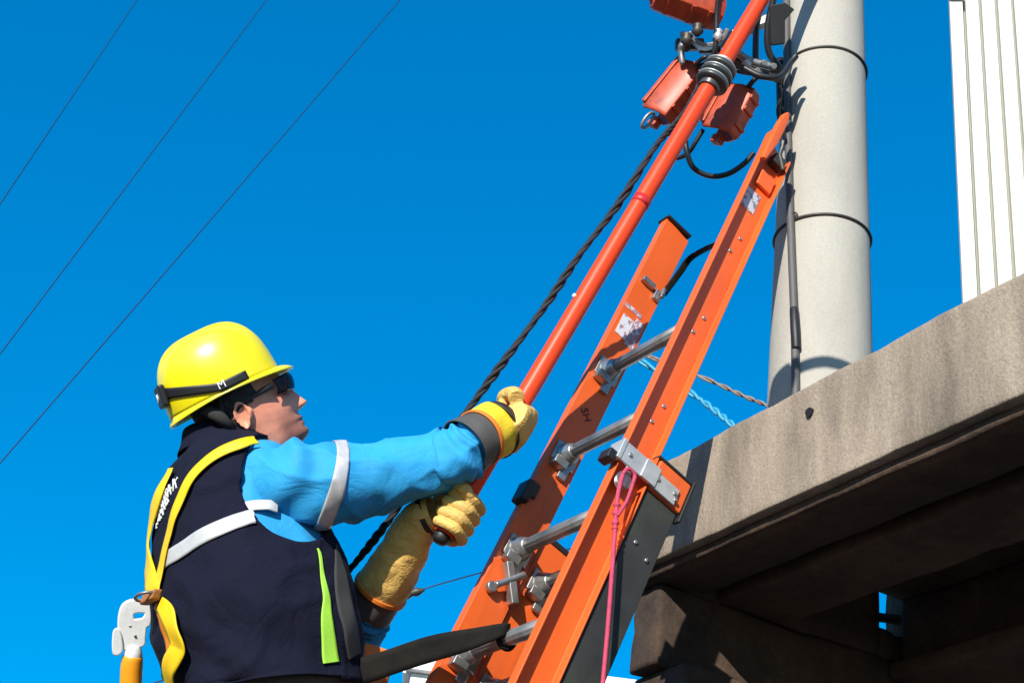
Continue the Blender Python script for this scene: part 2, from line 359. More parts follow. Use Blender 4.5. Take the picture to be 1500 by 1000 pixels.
for nm, pts_, r_, m_, lb in (('drop_wire', [(925, 520, 6.2), (1010, 574, 6), (1050, 603, 5.9), (1080, 628, 5.8), (1130, 668, 5.7)], .0125, 'blue_wire', 'turquoise insulated drop wire sloping down behind the deck edge'),
                        ('drop_wire', [(940, 518, 6.2), (1035, 555, 6), (1090, 580, 5.9), (1130, 596, 5.85), (1190, 622, 5.7)], .0085, 'brown_wire', 'thin brown weathered drop wire running behind the foot of the pole')):
    ax_ = curve(pts_, 60); 
    if nm and m_ == 'blue_wire' or True:
        g = G()
        for ph in (0, math.pi):
            tw = []
            for k, p in enumerate(ax_):
                t_ = (ax_[min(k + 1, 59)] - ax_[max(k - 1, 0)]).normalized(); e1 = t_.orthogonal().normalized(); e2 = t_.cross(e1); a_ = k * .55 + ph
                tw.append(p + (e1 * math.cos(a_) + e2 * math.sin(a_)) * r_ * .6)
            g.tube(tw, r_ * .6, 7)
    o = mk(nm, g, M[m_], None, smooth=True); tag(o, lb, 'wire')

# ================================================================== LADDER
LO = Vector((.13283402, -.28475007, -3.74487029))
LU = Vector((.38590421, .68044618, -.6229534)).normalized(); LV = Vector((.56728121, .35748051, .74188929)); LV = (LV - LU * LV.dot(LU)).normalized(); LW = LU.cross(LV)
if LW.dot(Vector((.7275, -.6397, -.248))) < 0: LW = -LW
LL = .3535; LH = .046; SP = .305
FL = frame(LO, LV, LW, LU)           # local x = across (to near rail), y = away from climber, z = up the rails
zg = -(cw(LO).z) / LU.dot(UC)         # where the rails meet the ground
lad = thing('extension_ladder', FL @ Vector((LL / 2, .05, zg)), 'orange fibreglass extension ladder with aluminium rungs leaning on the concrete pole', 'ladder')
def channel(x0, out, z0, z1, y0=0, H=LH, fl=.029, t=.005, tip=.0, cham=0):
    """C-section rail: web at x0, flanges towards out(+1/-1)"""
    o = out; prof = [(0, -H), (o * fl, -H), (o * fl, -H + t), (o * t, -H + t), (o * t, H - t), (o * fl, H - t), (o * fl, H), (0, H)]
    if o < 0: prof = prof[::-1]
    n = len(prof); rows = []; NZ = 40
    for i in range(NZ + 1):
        row = []
        for (x, y) in prof:
            zt_ = z1 - tip * max(0, (y / H)) - cham * (y / H) ** 2 * 1.0
            z = z0 + (zt_ - z0) * i / NZ; row.append(Vector((x0 + x, y0 + y, z)))
        rows.append(row)
    gg = G(); gg.grid(rows, True, True); return gg
kz = SP
rail_far = mk('rail', channel(0, -1, zg + 1.2, 2.93 * kz, tip=.012), M['orange'], lad, FL, bevel=.0016)
rail_near = mk('rail', channel(LL, 1, zg + 1.2, 3.36 * kz, tip=.055, cham=.0), M['orange'], lad, FL, bevel=.0016)
g = G(); g.box((-.014, -.004, 2.93 * kz + .002), (.024, LH + .001, .005)); mk('end_cap', g, M['black'], lad, FL, bevel=.003)
# tapered tip piece on the near rail
g = G(); z = 3.37 * kz
rows = []
for zz, y0, y1 in ((z - .14, -LH - .004, -LH + .012), (z - .06, -LH - .005, -LH + .024), (z + .01, -LH - .004, -LH + .026), (z + .055, -LH + .000, -LH + .024), (z + .075, -LH + .008, -LH + .018)):
    rows.append([Vector((LL + .030, y0, zz)), Vector((LL + .046, y0 + .003, zz)), Vector((LL + .046, y1, zz)), Vector((LL + .030, y1, zz))])
g.grid(rows, True, True); mk('rail_tip', g, M['orange'], lad, FL, bevel=.004)
g = G(); g.box((LL + .018, .012, z - .085), (.014, .02, .018)); g.tube([Vector((LL + .034, .0, z - .07)), Vector((LL + .034, .03, z - .11))], .007, 8); mk('lash_buckle', g, M['darksteel'], lad, FL, bevel=.003)
g = G(); g.box((LL + .012, .008, z - .17), (.006, .026, .03)); mk('pad', g, M['orange'], lad, FL, bevel=.004)
# base section behind the fly section
BY = 2 * LH + .006
rb_far = mk('rail', channel(-.012, -1, zg, -.72 * kz, y0=BY), M['orange'], lad, FL, bevel=.0016)
rb_near = mk('rail', channel(LL + .022, -1, zg, -.68 * kz, y0=BY, fl=.022), M['grey_rail'], lad, FL, bevel=.0016)
rb_near['label'] = 'dark grey lower rail'
g = G(); g.box((-.03, BY, -.72 * kz + .004), (.022, LH + .002, .008)); mk('end_cap', g, M['black'], lad, FL, bevel=.003)
g = G(); g.box((LL + .024, BY, -.56 * kz), (.009, LH + .003, .042)); mk('orange_shoe', g, M['orange'], lad, FL, bevel=.005)
g = G(); g.box((LL + .024, BY + LH + .007, -.54 * kz - .01), (.012, .004, .06)); g.box((LL + .02, BY, -.56 * kz + .046), (.014, LH + .012, .004)); mk('rubber_edge', g, M['black'], lad, FL, bevel=.003)
# bracket that ties the two near rails together
g = G(); g.box((LL + .0365, -.012, -.61 * kz), (.0035, LH - .004, .026)); g.box((LL + .0365, BY - .012, -.61 * kz - .004), (.0035, LH - .012, .022)); g.box((LL + .039, LH - .012, -.61 * kz), (.0045, .022, .026))
brk = mk('interlock_bracket', g, M['alu_plate'], lad, FL, bevel=.002)
g = G(); g.box((LL + .016, -LH - .008, -.61 * kz), (.026, .006, .028)); mk('bracket_lip', g, M['alu_plate'], brk, FL, bevel=.002)
rv = G(); rv.tube([Vector((0, 0, -.002)), Vector((0, 0, .0015)), Vector((0, 0, .0025))], [.0055, .0055, .003], 10)
rv_me = mesh_from(rv, 'rivet'); rv_me.materials.append(M['alu'])
def rivet(x, y, z, parent=lad): mk_me('rivet', rv_me, parent, FL @ Matrix.Translation((x, y, z)) @ Matrix.Rotation(R(90), 4, 'Y'), smooth=True)
rivet(LL + .041, BY - .04, -.61 * kz, brk); rivet(LL + .041, BY + .012, -.61 * kz, brk); rivet(LL + .041, -.03, -.61 * kz, brk); rivet(LL + .041, BY + .02, -.61 * kz - .012, brk)
rivet(LL + .0235, BY - .02, -1.14 * kz); rivet(LL + .0235, BY + .022, -1.20 * kz)
for k in (2, 1, 0): rivet(LL + .006, .012, k * kz + .02); rivet(LL + .006, .0, k * kz - .04); 
g = G(); g.box((LL + .018, -LH - .022, -.70 * kz), (.02, .012, .014)); mk('rung_lock', g, M['black'], lad, FL, bevel=.004)
# rungs and their end brackets: one mesh each, shared
rg = G(); n = 20; rows = []
for x in (.004, LL - .0015):
    row = []
    for k in range(n * 2):
        a = 2 * math.pi * k / (n * 2); r = .0165 * (1 + (.05 if k % 4 < 2 else -.02)); row.append(Vector((x, r * math.cos(a), r * math.sin(a) * .95)))
    rows.append(row)
rg.grid(rows, True, True); rg_me = mesh_from(rg, 'rung'); rg_me.materials.append(M['rung'])
bk = G(); bk.box((.0035, 0, -.004), (.0035, .036, .03)); bk.tube([Vector((.006, 0, 0)), Vector((.022, 0, 0)), Vector((.042, 0, 0))], [.031, .026, .0195], 18); bk.box((.014, -.012, -.04), (.014, .02, .012)); bk.box((.006, .012, -.052), (.006, .013, .02))
bk_me = mesh_from(bk, 'rung_bracket'); bk_me.materials.append(M['alu'])
bk2 = G(); bk2.tube([Vector((-.0035, 0, 0)), Vector((-.02, 0, 0)), Vector((-.04, 0, 0))], [.028, .024, .0195], 18); bk2_me = mesh_from(bk2, 'rung_bracket'); bk2_me.materials.append(M['alu'])
for k in range(1, -9, -1):
    if k * kz < zg + 1.3: break
    rr_ = mk_me('rung', rg_me, lad, FL @ Matrix.Translation((0, 0, k * kz)), smooth=True, bevel=0)
    mk_me('bracket', bk_me, rr_, FL @ Matrix.Translation((0.0, 0, k * kz)), bevel=.003)
    mk_me('bracket', bk2_me, rr_, FL @ Matrix.Translation((LL, 0, k * kz)), smooth=True)
for k in range(-1, -13, -1):
    zz = k * kz - .03
    if zz < zg + .15: break
    rr_ = mk_me('rung', rg_me, lad, FL @ Matrix.Translation((0, BY, zz)), smooth=True)
    mk_me('bracket', bk_me, rr_, FL @ Matrix.Translation((-.008, BY, zz)), bevel=.003)
# guides, cams and stickers on the far rail
g = G(); g.box((-.004, -LH - .006, -.54 * kz), (.024, .013, .030)); g.box((.012, -LH + .004, -.50 * kz), (.006, .016, .022)); mk('rail_guide', g, M['black'], lad, FL, bevel=.005)
g = G(); g.box((.018, .012, -1.32 * kz), (.012, .010, .05), (Vector((1, 0, 0)), Vector((0, .8, .6)), Vector((0, -.6, .8)))); g.tube([Vector((.02, -.02, -1.42 * kz)), Vector((.03, .03, -1.2 * kz))], .008, 10); g.tube([Vector((.004, -.024, -1.44 * kz)), Vector((.02, -.024, -1.44 * kz))], .014, 12); mk('rung_lock', g, M['alu'], lad, FL, bevel=.003)
g = G(); g.box((.0, .030, 2.06 * kz), (.012, .012, .018)); g.box((.008, -.012, 2.1 * kz), (.008, .022, .008)); g.tube([Vector((.016, .036, 2.15 * kz)), Vector((.024, .036, 2.02 * kz))], .007, 8); mk('strap_hanger', g, M['alu'], lad, FL, bevel=.003)
def sticker(x, y, z, hy, hz, m, t=.0007): 
    g = G(); g.box((x, y, z), (t, hy, hz)); return mk('sticker', g, m, lad, FL)
def print_mat(name, base, ink, sc, thr=.5, stretch=(1, 1, 1)):
    m = mat(name, base, .45, var=.05); t = m.node_tree; N = t.nodes; L = t.links; b = N['Principled BSDF']
    tc = N.new('ShaderNodeTexCoord'); mp = N.new('ShaderNodeMapping'); mp.inputs['Scale'].default_value = stretch; L.new(tc.outputs['Object'], mp.inputs[0])
    nz = N.new('ShaderNodeTexNoise'); nz.inputs['Scale'].default_value = sc; nz.inputs['Detail'].default_value = 3; L.new(mp.outputs[0], nz.inputs['Vector'])
    r_ = N.new('ShaderNodeMapRange'); r_.inputs[1].default_value = thr; r_.inputs[2].default_value = thr + .06; L.new(nz.outputs[0], r_.inputs[0])
    mx = N.new('ShaderNodeMix'); mx.data_type = 'RGBA'; mx.inputs[6].default_value = (*base, 1); mx.inputs[7].default_value = (*ink, 1); L.new(r_.outputs[0], mx.inputs[0]); L.new(mx.outputs[2], b.inputs['Base Color'])
    return m
st1 = print_mat('worn_sticker', (.62, .62, .66), (.35, .2, .22), 60, .55)
st2 = print_mat('worn_foil', (.38, .22, .26), (.6, .55, .6), 70, .5)
st3 = print_mat('grey_sticker', (.50, .52, .55), (.16, .17, .2), 55, .56)
sticker(.0008, -.014, 1.52 * kz, .019, .036, st1); sticker(.0007, .022, 1.53 * kz, .015, .05, st2); sticker(.0006, -.012, 1.74 * kz, .030, .007, st2)
sticker(LL + .006, -.010, 2.52 * kz, .026, .036, st3)
def text_mesh(name, s, size, mt, parent, fr, ext=.0006, scale=(1, 1)):
    cu = bpy.data.curves.new(name, 'FONT'); cu.body = s; cu.size = size; cu.extrude = ext; cu.align_x = 'CENTER'; cu.align_y = 'CENTER'
    tmp = bpy.data.objects.new('tmp', cu); COL.objects.link(tmp); dg = bpy.context.evaluated_depsgraph_get()
    me = bpy.data.meshes.new_from_object(tmp.evaluated_get(dg)); bpy.data.objects.remove(tmp); me.name = name
    for v in me.vertices: v.co.x *= scale[0]; v.co.y *= scale[1]
    me.materials.clear(); me.materials.append(mt)
    return mk_me(name, me, parent, fr)
# scrawled owner's mark on the far rail
ink = mat('brown_ink', (.10, .02, .015), .7)
text_mesh('rail_mark', 'SH', .032, ink, lad, FL @ Matrix.Translation((.0012, 0, .47 * kz)) @ Matrix(((0, 0, 1, 0), (.75, .66, 0, 0), (-.66, .75, 0, 0), (0, 0, 0, 1))))
# pulley and pink halyard
g = G(); c_ = Vector((LL + .026, -.014, -.80 * kz)); g.tube([c_ - Vector((.006, 0, 0)), c_ - Vector((.005, 0, 0)), c_, c_ + Vector((.005, 0, 0)), c_ + Vector((.006, 0, 0))], [.021, .021, .015, .021, .021], 24)
pu = mk('pulley', g, M['alu'], lad, FL, smooth=True, bevel=.001)
g = G(); g.tube([c_, c_ + Vector((.012, 0, 0))], .006, 12); g.box(c_ + Vector((.009, -.002, .012)), (.002, .009, .03)); mk('pulley_strap', g, M['alu_plate'], pu, FL, bevel=.001)
ropes = thing('halyard_rope', FL @ (c_ + Vector((.02, 0, -1.6))), 'pink halyard rope hanging from the ladder pulley', 'rope')
LT = FL @ c_
p0 = FL @ Vector((LL + .046, -.030, -.81 * kz)); p1 = FL @ Vector((LL + .046, .002, -.81 * kz)); pk = FL @ Vector((LL + .052, -.006, -1.15 * kz))
g = G(); g.tube([Vector(q) for q in catmull([p0, p0.lerp(pk, .5) + LW * -.004, pk] + [pk - UC * x + LV * (.004 * math.sin(x * 6)) for x in (.1, .3, .6, 1.0, 1.5, 1.9)], 70)], .0050, 8); mk('rope_strand', g, M['pink_rope'], ropes, smooth=True)
g = G(); g.tube([Vector(q) for q in catmull([p1, p1.lerp(pk, .5) + LW * .006, pk + LV * .006], 20)], .0042, 8); mk('rope_strand', g, M['pink_rope'], ropes, smooth=True)
g = G(); mid_ = FL @ Vector((LL + .046, -.014, -.73 * kz)); g.tube([Vector(q) for q in catmull([p0, FL @ Vector((LL + .046, -.026, -.745 * kz)), mid_, FL @ Vector((LL + .046, -.002, -.745 * kz)), p1], 20)], .0046, 8); mk('rope_strand', g, M['pink_rope'], ropes, smooth=True)
g = G(); g.tube([Vector(q) for q in catmull([pk + UC * .03, pk, pk - UC * .03], 16)], [.006 + .003 * math.sin(k * 1.3) for k in range(16)], 8); mk('knot', g, M['pink_rope'], ropes, smooth=True)
# black strap between the rail tops that holds the pole
ps = thing('pole_strap', FL @ Vector((LL / 2, 0, 2.3 * kz)), 'short black webbing strap joining the two ladder rails near the top', 'strap')
def ribbon(path, side, w, m, name, parent, th=.003, ns=1):
    rows = []
    for i, p in enumerate(path):
        s_ = side[i] if isinstance(side, list) else side; ww = w[i] if hasattr(w, '__len__') else w
        rows.append([p + s_ * (ww * (q - .5)) for q in [k / 4 for k in range(5)]])
    gg = G(); gg.grid(rows); return mk(name, gg, m, parent, smooth=True, solid=th)
pth = [FL @ Vector(p) for p in catmull([(.014, .040, 2.08 * kz), (.02, .046, 2.25 * kz), (.03, .05, 2.42 * kz), (.05, .05, 2.56 * kz), (.12, .052, 2.57 * kz), (.22, .052, 2.50 * kz), (LL - .008, .035, 2.43 * kz)], 40)]
ribbon(pth, LW * .75 + LU * .5, .026, M['blackweb'], 'webbing', ps, .004)

# ================================================================== HOT STICK
HA = C(1128, -22, 4.25); HB_ = C(649, 783, 3.43); HD = (HA - HB_).normalized(); HLen = (HA - HB_).length
def on_stick(px_y):
    lo, hi = 0., 1.
    for _ in range(40):
        mid = (lo + hi) / 2; p = HB_.lerp(HA, mid); y = 500 - F * p.y / -p.z
        if y > px_y: lo = mid
        else: hi = mid
    return HB_.lerp(HA, lo)
hs_ = thing('hot_stick', HB_, 'long glossy orange insulated stick gripped in both gloves', 'hot stick')
SR = .0235
g = G(); g.tube([HB_ + HD * (HLen * 1.25 * k / 30) for k in range(31)], SR, 28); mk('shaft', g, M['stick'], hs_, smooth=True, bevel=.001)
g = G(); g.tube([HB_ - HD * .022, HB_ - HD * .016, HB_ + HD * .01], [.014, .019, .0195 + .005], 16); mk('butt_cap', g, M['black'], hs_, smooth=True)
g = G(); p = on_stick(112)
for k, r_ in enumerate((.046, .047, .046)):
    c_ = p + HD * (.026 - .026 * k); g.tube([c_ + HD * .011, c_ + HD * .007, c_ - HD * .004, c_ - HD * .009], [.03, r_, r_, .031], 26)
g.tube([p + HD * .05, p - HD * .05], .030, 20); rings = mk('insulator_sheds', g, mat('dark_shed_rubber', (.05, .052, .05), .35, var=.2), hs_, smooth=True, bevel=.002)
for k in range(3):
    c_ = p + HD * (.026 - .026 * k) + HD * .0095; g = G(); g.tube([c_ - HD * .0016, c_ + HD * .0016], .0455, 26); mk('shed_rim', g, M['alu_plate'], rings, smooth=True, bevel=.001)
g = G(); g.tube([p + HD * .056, p + HD * .05], [.027, .033], 20); mk('collar', g, M['alu_plate'], hs_, smooth=True)
g = G(); q = on_stick(296); g.tube([q - HD * .012, q + HD * .012], SR + .0012, 24); mk('joint_band', g, mat('red_band', (.55, .02, .02), .4), hs_, smooth=True)
q = on_stick(440); vd = -q.normalized(); sdx = HD.cross(vd).normalized(); nn = (vd * .35 - sdx * .9).normalized()
if nn.x > 0: nn = (vd * .35 + sdx * .9).normalized()
g = G(); g.tube([q + nn * (SR - .002), q + nn * (SR + .004), q + nn * (SR + .006)], [.006, .006, .003], 10); mk('lock_button', g, M['white_print'], hs_, smooth=True)
# black twisted rope alongside
rp = curve([(1036, 104, 4.24), (1012, 150, 4.15), (990, 182, 4.06), (960, 215, 3.97), (905, 300, 3.88), (850, 372, 3.8), (800, 446, 3.73), (745, 520, 3.66), (693, 590, 3.62), (640, 660, 3.6), (582, 745, 3.6), (540, 800, 3.6), (505, 842, 3.62), (470, 880, 3.64)], 250)
br = thing('black_rope', rp[-1], 'black twisted rope running beside the orange stick and behind the raised arm', 'rope')
for ph in (0, 2 * math.pi / 3, 4 * math.pi / 3):
    tw = []; n = len(rp)
    for k, p in enumerate(rp):
        t_ = (rp[min(k + 1, n - 1)] - rp[max(k - 1, 0)]).normalized(); e1 = t_.cross(Vector((0, 0, 1))).normalized(); e2 = t_.cross(e1); a_ = k * .42 + ph
        sq = 1.0 + .35 * math.sin(k * .19) ; tw.append(p + (e1 * math.cos(a_) + e2 * math.sin(a_)) * .0046 * sq)
    g = G(); g.tube(tw, .0053, 8); mk('strand', g, M['rope_black'], br, smooth=True)

# ================================================================== POLE HARDWARE
def box_part(name, pts, d0, d1, m, parent, bevel=.004):
    """solid prism: outline given in photo pixels at depth d0, extruded back to depth d1"""
    n = len(pts); vs = [C(x, y, d0) for x, y in pts]; c_ = sum(vs, Vector()) / n
    vs2 = [v + Vector((0, 0, -(d1 - d0))) for v in vs]
    gg = G(); gg.add(vs + vs2, [tuple(range(n)), tuple(range(2 * n - 1, n - 1, -1))] + [(i, (i + 1) % n, n + (i + 1) % n, n + i) for i in range(n)])
    return mk(name, gg, m, parent, bevel=bevel)
M['cover'] = mat('orange_cover_plastic', (.50, .07, .022), .45, var=.3, vscale=18, dirt=(.10, .025, .018), dscale=14, damt=.8)
def cover(origin, ax_l, ax_m, ax_n, L_, W_, D_, label, eye=True):
    """moulded insulating cover: hood with sloped cheeks, ribs, mouth tab and a pull eye"""
    fr = frame(origin, ax_l, ax_m, ax_n)
    t = thing('line_cover', origin - ax_l * L_ / 2, label, 'insulating cover', 'orange covers on the pole hardware')
    prof = [(-W_ / 2, -D_ * .5), (-W_ / 2, D_ * .12), (-W_ * .26, D_ * .5), (W_ * .26, D_ * .5), (W_ / 2, D_ * .12), (W_ / 2, -D_ * .5), (W_ / 2 - .008, -D_ * .5), (W_ / 2 - .008, D_ * .08), (W_ * .2, D_ * .42), (-W_ * .2, D_ * .42), (-W_ / 2 + .008, D_ * .08), (-W_ / 2 + .008, -D_ * .5)]
    rows = []
    for q, sc in ((-.5, .82), (-.44, .96), (-.2, 1), (.25, 1), (.42, .94), (.5, .74)):
        rows.append([Vector((q * L_, y * sc, z * (sc * .5 + .5))) for y, z in prof])
    gg = G(); gg.grid(rows, True, True); body = mk('hood', gg, M['cover'], t, fr, bevel=.003)
    for q in (-.3, .05, .3):
        gg = G(); gg.box((q * L_, 0, D_ * .46), (.006, W_ * .27, D_ * .09)); mk('rib', gg, M['cover'], body, fr, bevel=.002)
    gg = G(); gg.box((.02 * L_, W_ * .49, -D_ * .44), (L_ * .46, .007, .007)); gg.box((.02 * L_, -W_ * .49, -D_ * .44), (L_ * .46, .007, .007)); mk('rim', gg, M['cover'], body, fr, bevel=.003)
    gg = G(); gg.box((-.56 * L_, -W_ * .14, -D_ * .1), (L_ * .08, W_ * .15, D_ * .16)); mk('mouth_tab', gg, M['cover'], t, fr, bevel=.003)
    if eye:
        gg = G(); c0 = Vector((-.6 * L_, W_ * .34, D_ * .1)); gg.tube([c0 + Vector((.018 * math.cos(a) * 1.5 - .016, .013 * math.sin(a), 0)) for a in [2 * math.pi * k / 20 for k in range(20)]], .0048, 8, closed=True); mk('pull_eye', gg, M['steel'], t, fr, smooth=True)
    return t
def ax3(img_dir, tilt, faceto):
    l = Vector((img_dir[0], -img_dir[1], tilt)).normalized(); n_ = Vector(faceto); n_ = (n_ - l * n_.dot(l)).normalized(); m_ = n_.cross(l); return l, m_, n_
l, m_, n_ = ax3((.50, -.87), -.25, (.75, -.05, .65)); cover(C(1073, 165, 4.22), l, m_, n_, .155, .085, .10, 'orange insulating cover hanging between the stick and the ladder tip', eye=False)
l, m_, n_ = ax3((.62, -.78), -.2, (.35, -.55, .75)); cover(C(992, 136, 4.28), l, m_, n_, .19, .085, .09, 'dark orange insulating cover with a pull eye, left of the stick', eye=True)
l, m_, n_ = ax3((.93, .30), -.15, (.1, -.75, .65)); cover(C(1008, 6, 4.25), l, m_, n_, .20, .11, .09, 'orange insulating cover above the stick rings, cut by the frame', eye=True)
# crossarm bracket on the pole
arm = thing('crossarm_bracket', C(1142, 100, 4.27), 'galvanised steel crossarm bracket bolted to the side of the pole', 'bracket')
g = G(); A_, B_ = C(1150, 108, 4.27), C(1062, 86, 4.22); dd = (B_ - A_).normalized(); e1 = UC; e2 = dd.cross(e1).normalized()
g.box((A_ + B_) / 2, ((A_ - B_).length / 2, .012, .02), (dd, e1, e2)); mk('arm', g, M['darksteel'], arm, bevel=.003)
g = G(); A2, B2 = C(1146, 118, 4.2), C(1085, 100, 4.17); g.tube([A2, B2], .011, 10); mk('brace', g, M['darksteel'], arm, smooth=True)
g = G(); g.tube(curve([(1062, 84, 4.2), (1078, 78, 4.2), (1092, 86, 4.2), (1106, 92, 4.2), (1130, 98, 4.2)], 24), [.018, .02, .022, .021, .02, .018, .014, .012] + [.011] * 16, 10); mk('clevis', g, M['steel'], arm, smooth=True)
for px, py in ((1118, 94), (1132, 99), (1108, 106)):
    g = G(); c_ = C(px, py, 4.17); g.tube([c_, c_ + Vector((0, 0, .022))], .009, 6); mk('bolt', g, M['steel'], arm, bevel=.001)
g = G()
for k in range(0, 20):
    pass
bnd = [FP @ Vector((math.cos(a) * (pole_w(1.15) + .006), math.sin(a) * (pole_w(1.15) + .006), (FP.inverted() @ pole.matrix_basis.translation * 0).z + z1 + .02)) for a in [2 * math.pi * k / 48 for k in range(48)]]
tp = thing('top_bracket', C(1040, 62, 4.28), 'pale metal saddle bracket under the highest orange cover', 'bracket')
g = G(); rows = []
for q in range(14):
    f = q / 13; a = R(200 + 150 * f); c_ = C(1035, 40, 4.26); p = c_ + Vector((math.cos(a) * .062, math.sin(a) * .062, 0)); rows.append([p + Vector((0, .0, .03)), p + Vector((0, 0, -.03)), p + Vector((math.cos(a) * -.012, math.sin(a) * -.012, -.03)), p + Vector((math.cos(a) * -.012, math.sin(a) * -.012, .03))])
g.grid(rows, True, True); mk('saddle', g, M['steel'], tp, bevel=.002)
g = G(); g.tube(curve([(1003, 48, 4.26), (1000, 66, 4.26), (998, 78, 4.26), (1000, 95, 4.25)], 16), [.012, .014, .012, .010, .010, .012, .013, .012, .01, .009, .009, .009, .009, .009, .008, .007], 10); mk('hook', g, M['steel'], tp, smooth=True)
g = G(); A_, B_ = C(1046, 66, 4.3), C(1150, 18, 4.33); dd = (B_ - A_).normalized(); e2 = dd.cross(UC).normalized(); g.box((A_ + B_) / 2, ((A_ - B_).length / 2, .014, .012), (dd, e2.cross(dd), e2)); mk('stay_bar', g, M['steel'], tp, bevel=.003)
g = G(); g.box(C(1010, 66, 4.3), (.04, .016, .02)); g.tube([C(1005, 70, 4.26), C(1005, 70, 4.22)], .014, 6); g.box(C(1040, 74, 4.31), (.03, .010, .015)); mk('clamp_block', g, M['darksteel'], tp, bevel=.004)
g = G(); fr_ = frame(C(1158, 40, 4.20), _exc, _eyc, UC)
# flat plate added beside the pole to throw the angular shadow on it
pp = pole_pt(1150, 40, 0); fl_ = FP @ (pp + Vector((0, -.03, 0)))
box_part('plate', [(1128, 8), (1150, 4), (1164, 14), (1150, 30), (1150, 64), (1130, 66)], 4.155, 4.17, M['black'], arm, .002)
# jumper cables
jl = [('loop of black jumper cable hanging under the two covers', [(1004, 196, 4.22), (1006, 222, 4.2), (1016, 246, 4.2), (1040, 258, 4.2), (1066, 255, 4.2), (1090, 240, 4.2), (1104, 224, 4.2)], .0078),
      ('short black jumper cable crossing behind the stick below the covers', [(980, 232, 4.3), (996, 231, 4.28), (1010, 222, 4.26), (1018, 210, 4.25), (1030, 190, 4.25)], .0068),
      ('black jumper cable bowing out beside the pole top', [(1140, -40, 4.2), (1133, 0, 4.2), (1126, 30, 4.2), (1124, 58, 4.2), (1128, 80, 4.2), (1142, 100, 4.2)], .0095),
      ('black jumper cable dropping straight from the orange stick to the crossarm', [(1112, 20, 4.28), (1108, 40, 4.27), (1107, 70, 4.24), (1107, 92, 4.22)], .009),
      ('thin black cable dropping past the saddle bracket', [(1054, -20, 4.21), (1050, 20, 4.21), (1049, 55, 4.2), (1046, 78, 4.2), (1035, 92, 4.22), (1020, 100, 4.24)], .0075),
      ('black cable curling from the crossarm onto the pole wire', [(1090, 100, 4.16), (1115, 112, 4.14), (1142, 112, 4.15), (1158, 92, 4.19), (1166, 82, 4.2)], .009)]
jl += [('black jumper cable looping from the left cover up to the crossarm', [(1018, 96, 4.24), (1034, 84, 4.2), (1056, 92, 4.26), (1080, 104, 4.27), (1098, 108, 4.24)], .0065),
       ('black jumper cable rising from the right-hand cover to the crossarm', [(1096, 128, 4.2), (1104, 118, 4.18), (1112, 112, 4.18), (1126, 108, 4.18)], .0075),
       ('black tie cable hanging between the crossarm and the ladder tip', [(1140, 112, 4.2), (1143, 140, 4.2), (1140, 165, 4.2), (1146, 185, 4.2), (1150, 205, 4.2)], .006)]
for px, py, rr0 in ((1022, 44, .016), (1052, 52, .014), (1006, 58, .017), (1094, 92, .015)):
    g = G(); c_ = C(px, py, 4.2); g.tube([c_ + UC * .02, c_ + UC * .012, c_ + UC * .006, c_ - UC * .006, c_ - UC * .012, c_ - UC * .02], [rr0 * .6, rr0, rr0 * .7, rr0 * 1.05, rr0 * .7, rr0 * .5], 14); mk('insulator_spool', g, M['alu_plate'] if px > 1040 else M['darksteel'], tp if px < 1060 else arm, smooth=True)
for lb, pts_, r_ in jl:
    g = G(); g.tube(curve(pts_, 44), r_, 10); o = mk('jumper_cable', g, M['cable'], None, smooth=True); tag(o, lb, 'cable', 'jumper cables on the pole')
# cable and case added unseen above the frame to cast shadow on the pole foot
sp0 = FP @ pole_pt(1212, 530) + SUN_C * 1.35
sh_cable = thing('shadow_cable', sp0, 'thick black cable with a case, added out of view to shade the pole foot', 'cable')
dl = (_exc * .97 - _eyc * .2).normalized()
sq = FP @ pole_pt(1148, 556) + SUN_C * 1.35
g = G(); g.tube([sq + dl * x - UC * .02 for x in (-.045, -.04, -.03, -.01, .015, .028, .035)], [.02, .04, .055, .056, .055, .04, .022], 20); mk('shadow_case', g, M['black'], sh_cable, smooth=True)
lead = [sq - dl * .04 - UC * .02 + SUN_C * x for x in (3.0, 2.0, 1.0, .3, .08)]      # lead runs along the sun direction, so its own shadow stays small
g = G(); g.tube([Vector(q) for q in catmull(lead + [sq - dl * .03 - UC * .02, sp0 - dl * .02] + [sp0 + dl * (.25 * k) for k in range(1, 25)], 90)], .016, 12); mk('cable_run', g, M['cable'], sh_cable, smooth=True)
#PERSON_BEGIN
# ================================================================== WORKER
M['navy'] = mat('navy_vest_cloth', (.0055, .0065, .019), .9, var=.25, vscale=14, bump=.35, bscale=350, spec=.2, crease=.35, cscale=11)
M['shirt'] = mat('sky_blue_shirt_cloth', (.010, .29, .60), .75, var=.10, vscale=12, bump=.3, bscale=320, sheen=.05, crease=.3, cscale=8)
M['reflect'] = mat('silver_reflective_tape', (.55, .54, .53), .4, .2, var=.12, vscale=30, bump=.1, bscale=500)
M['yellow_web'] = mat('yellow_webbing', (.85, .56, .0), .55, var=.08, vscale=20, bump=.25, bscale=450, dirt=(.6, .25, .01), dscale=9, damt=.4)
M['lime'] = mat('lime_tape', (.36, .72, .06), .55, var=.1, vscale=30, bump=.15, bscale=300)
M['helmet'] = mat('yellow_helmet_plastic', (.85, .72, .0), .36, var=.02, vscale=3, coat=.6, crough=.24, dirt=(.62, .46, .03), dscale=9, damt=.22, bump=.03, bscale=200)
M['skin'] = mat('sunburnt_skin', (.82, .32, .19), .55, var=.16, vscale=22, bump=.15, bscale=160, sss=.15, dirt=(.60, .18, .12), dscale=16, damt=.5)
M['hair'] = mat('dark_hair', (.012, .009, .008), .55, var=.4, vscale=60, bump=.8, bscale=200)
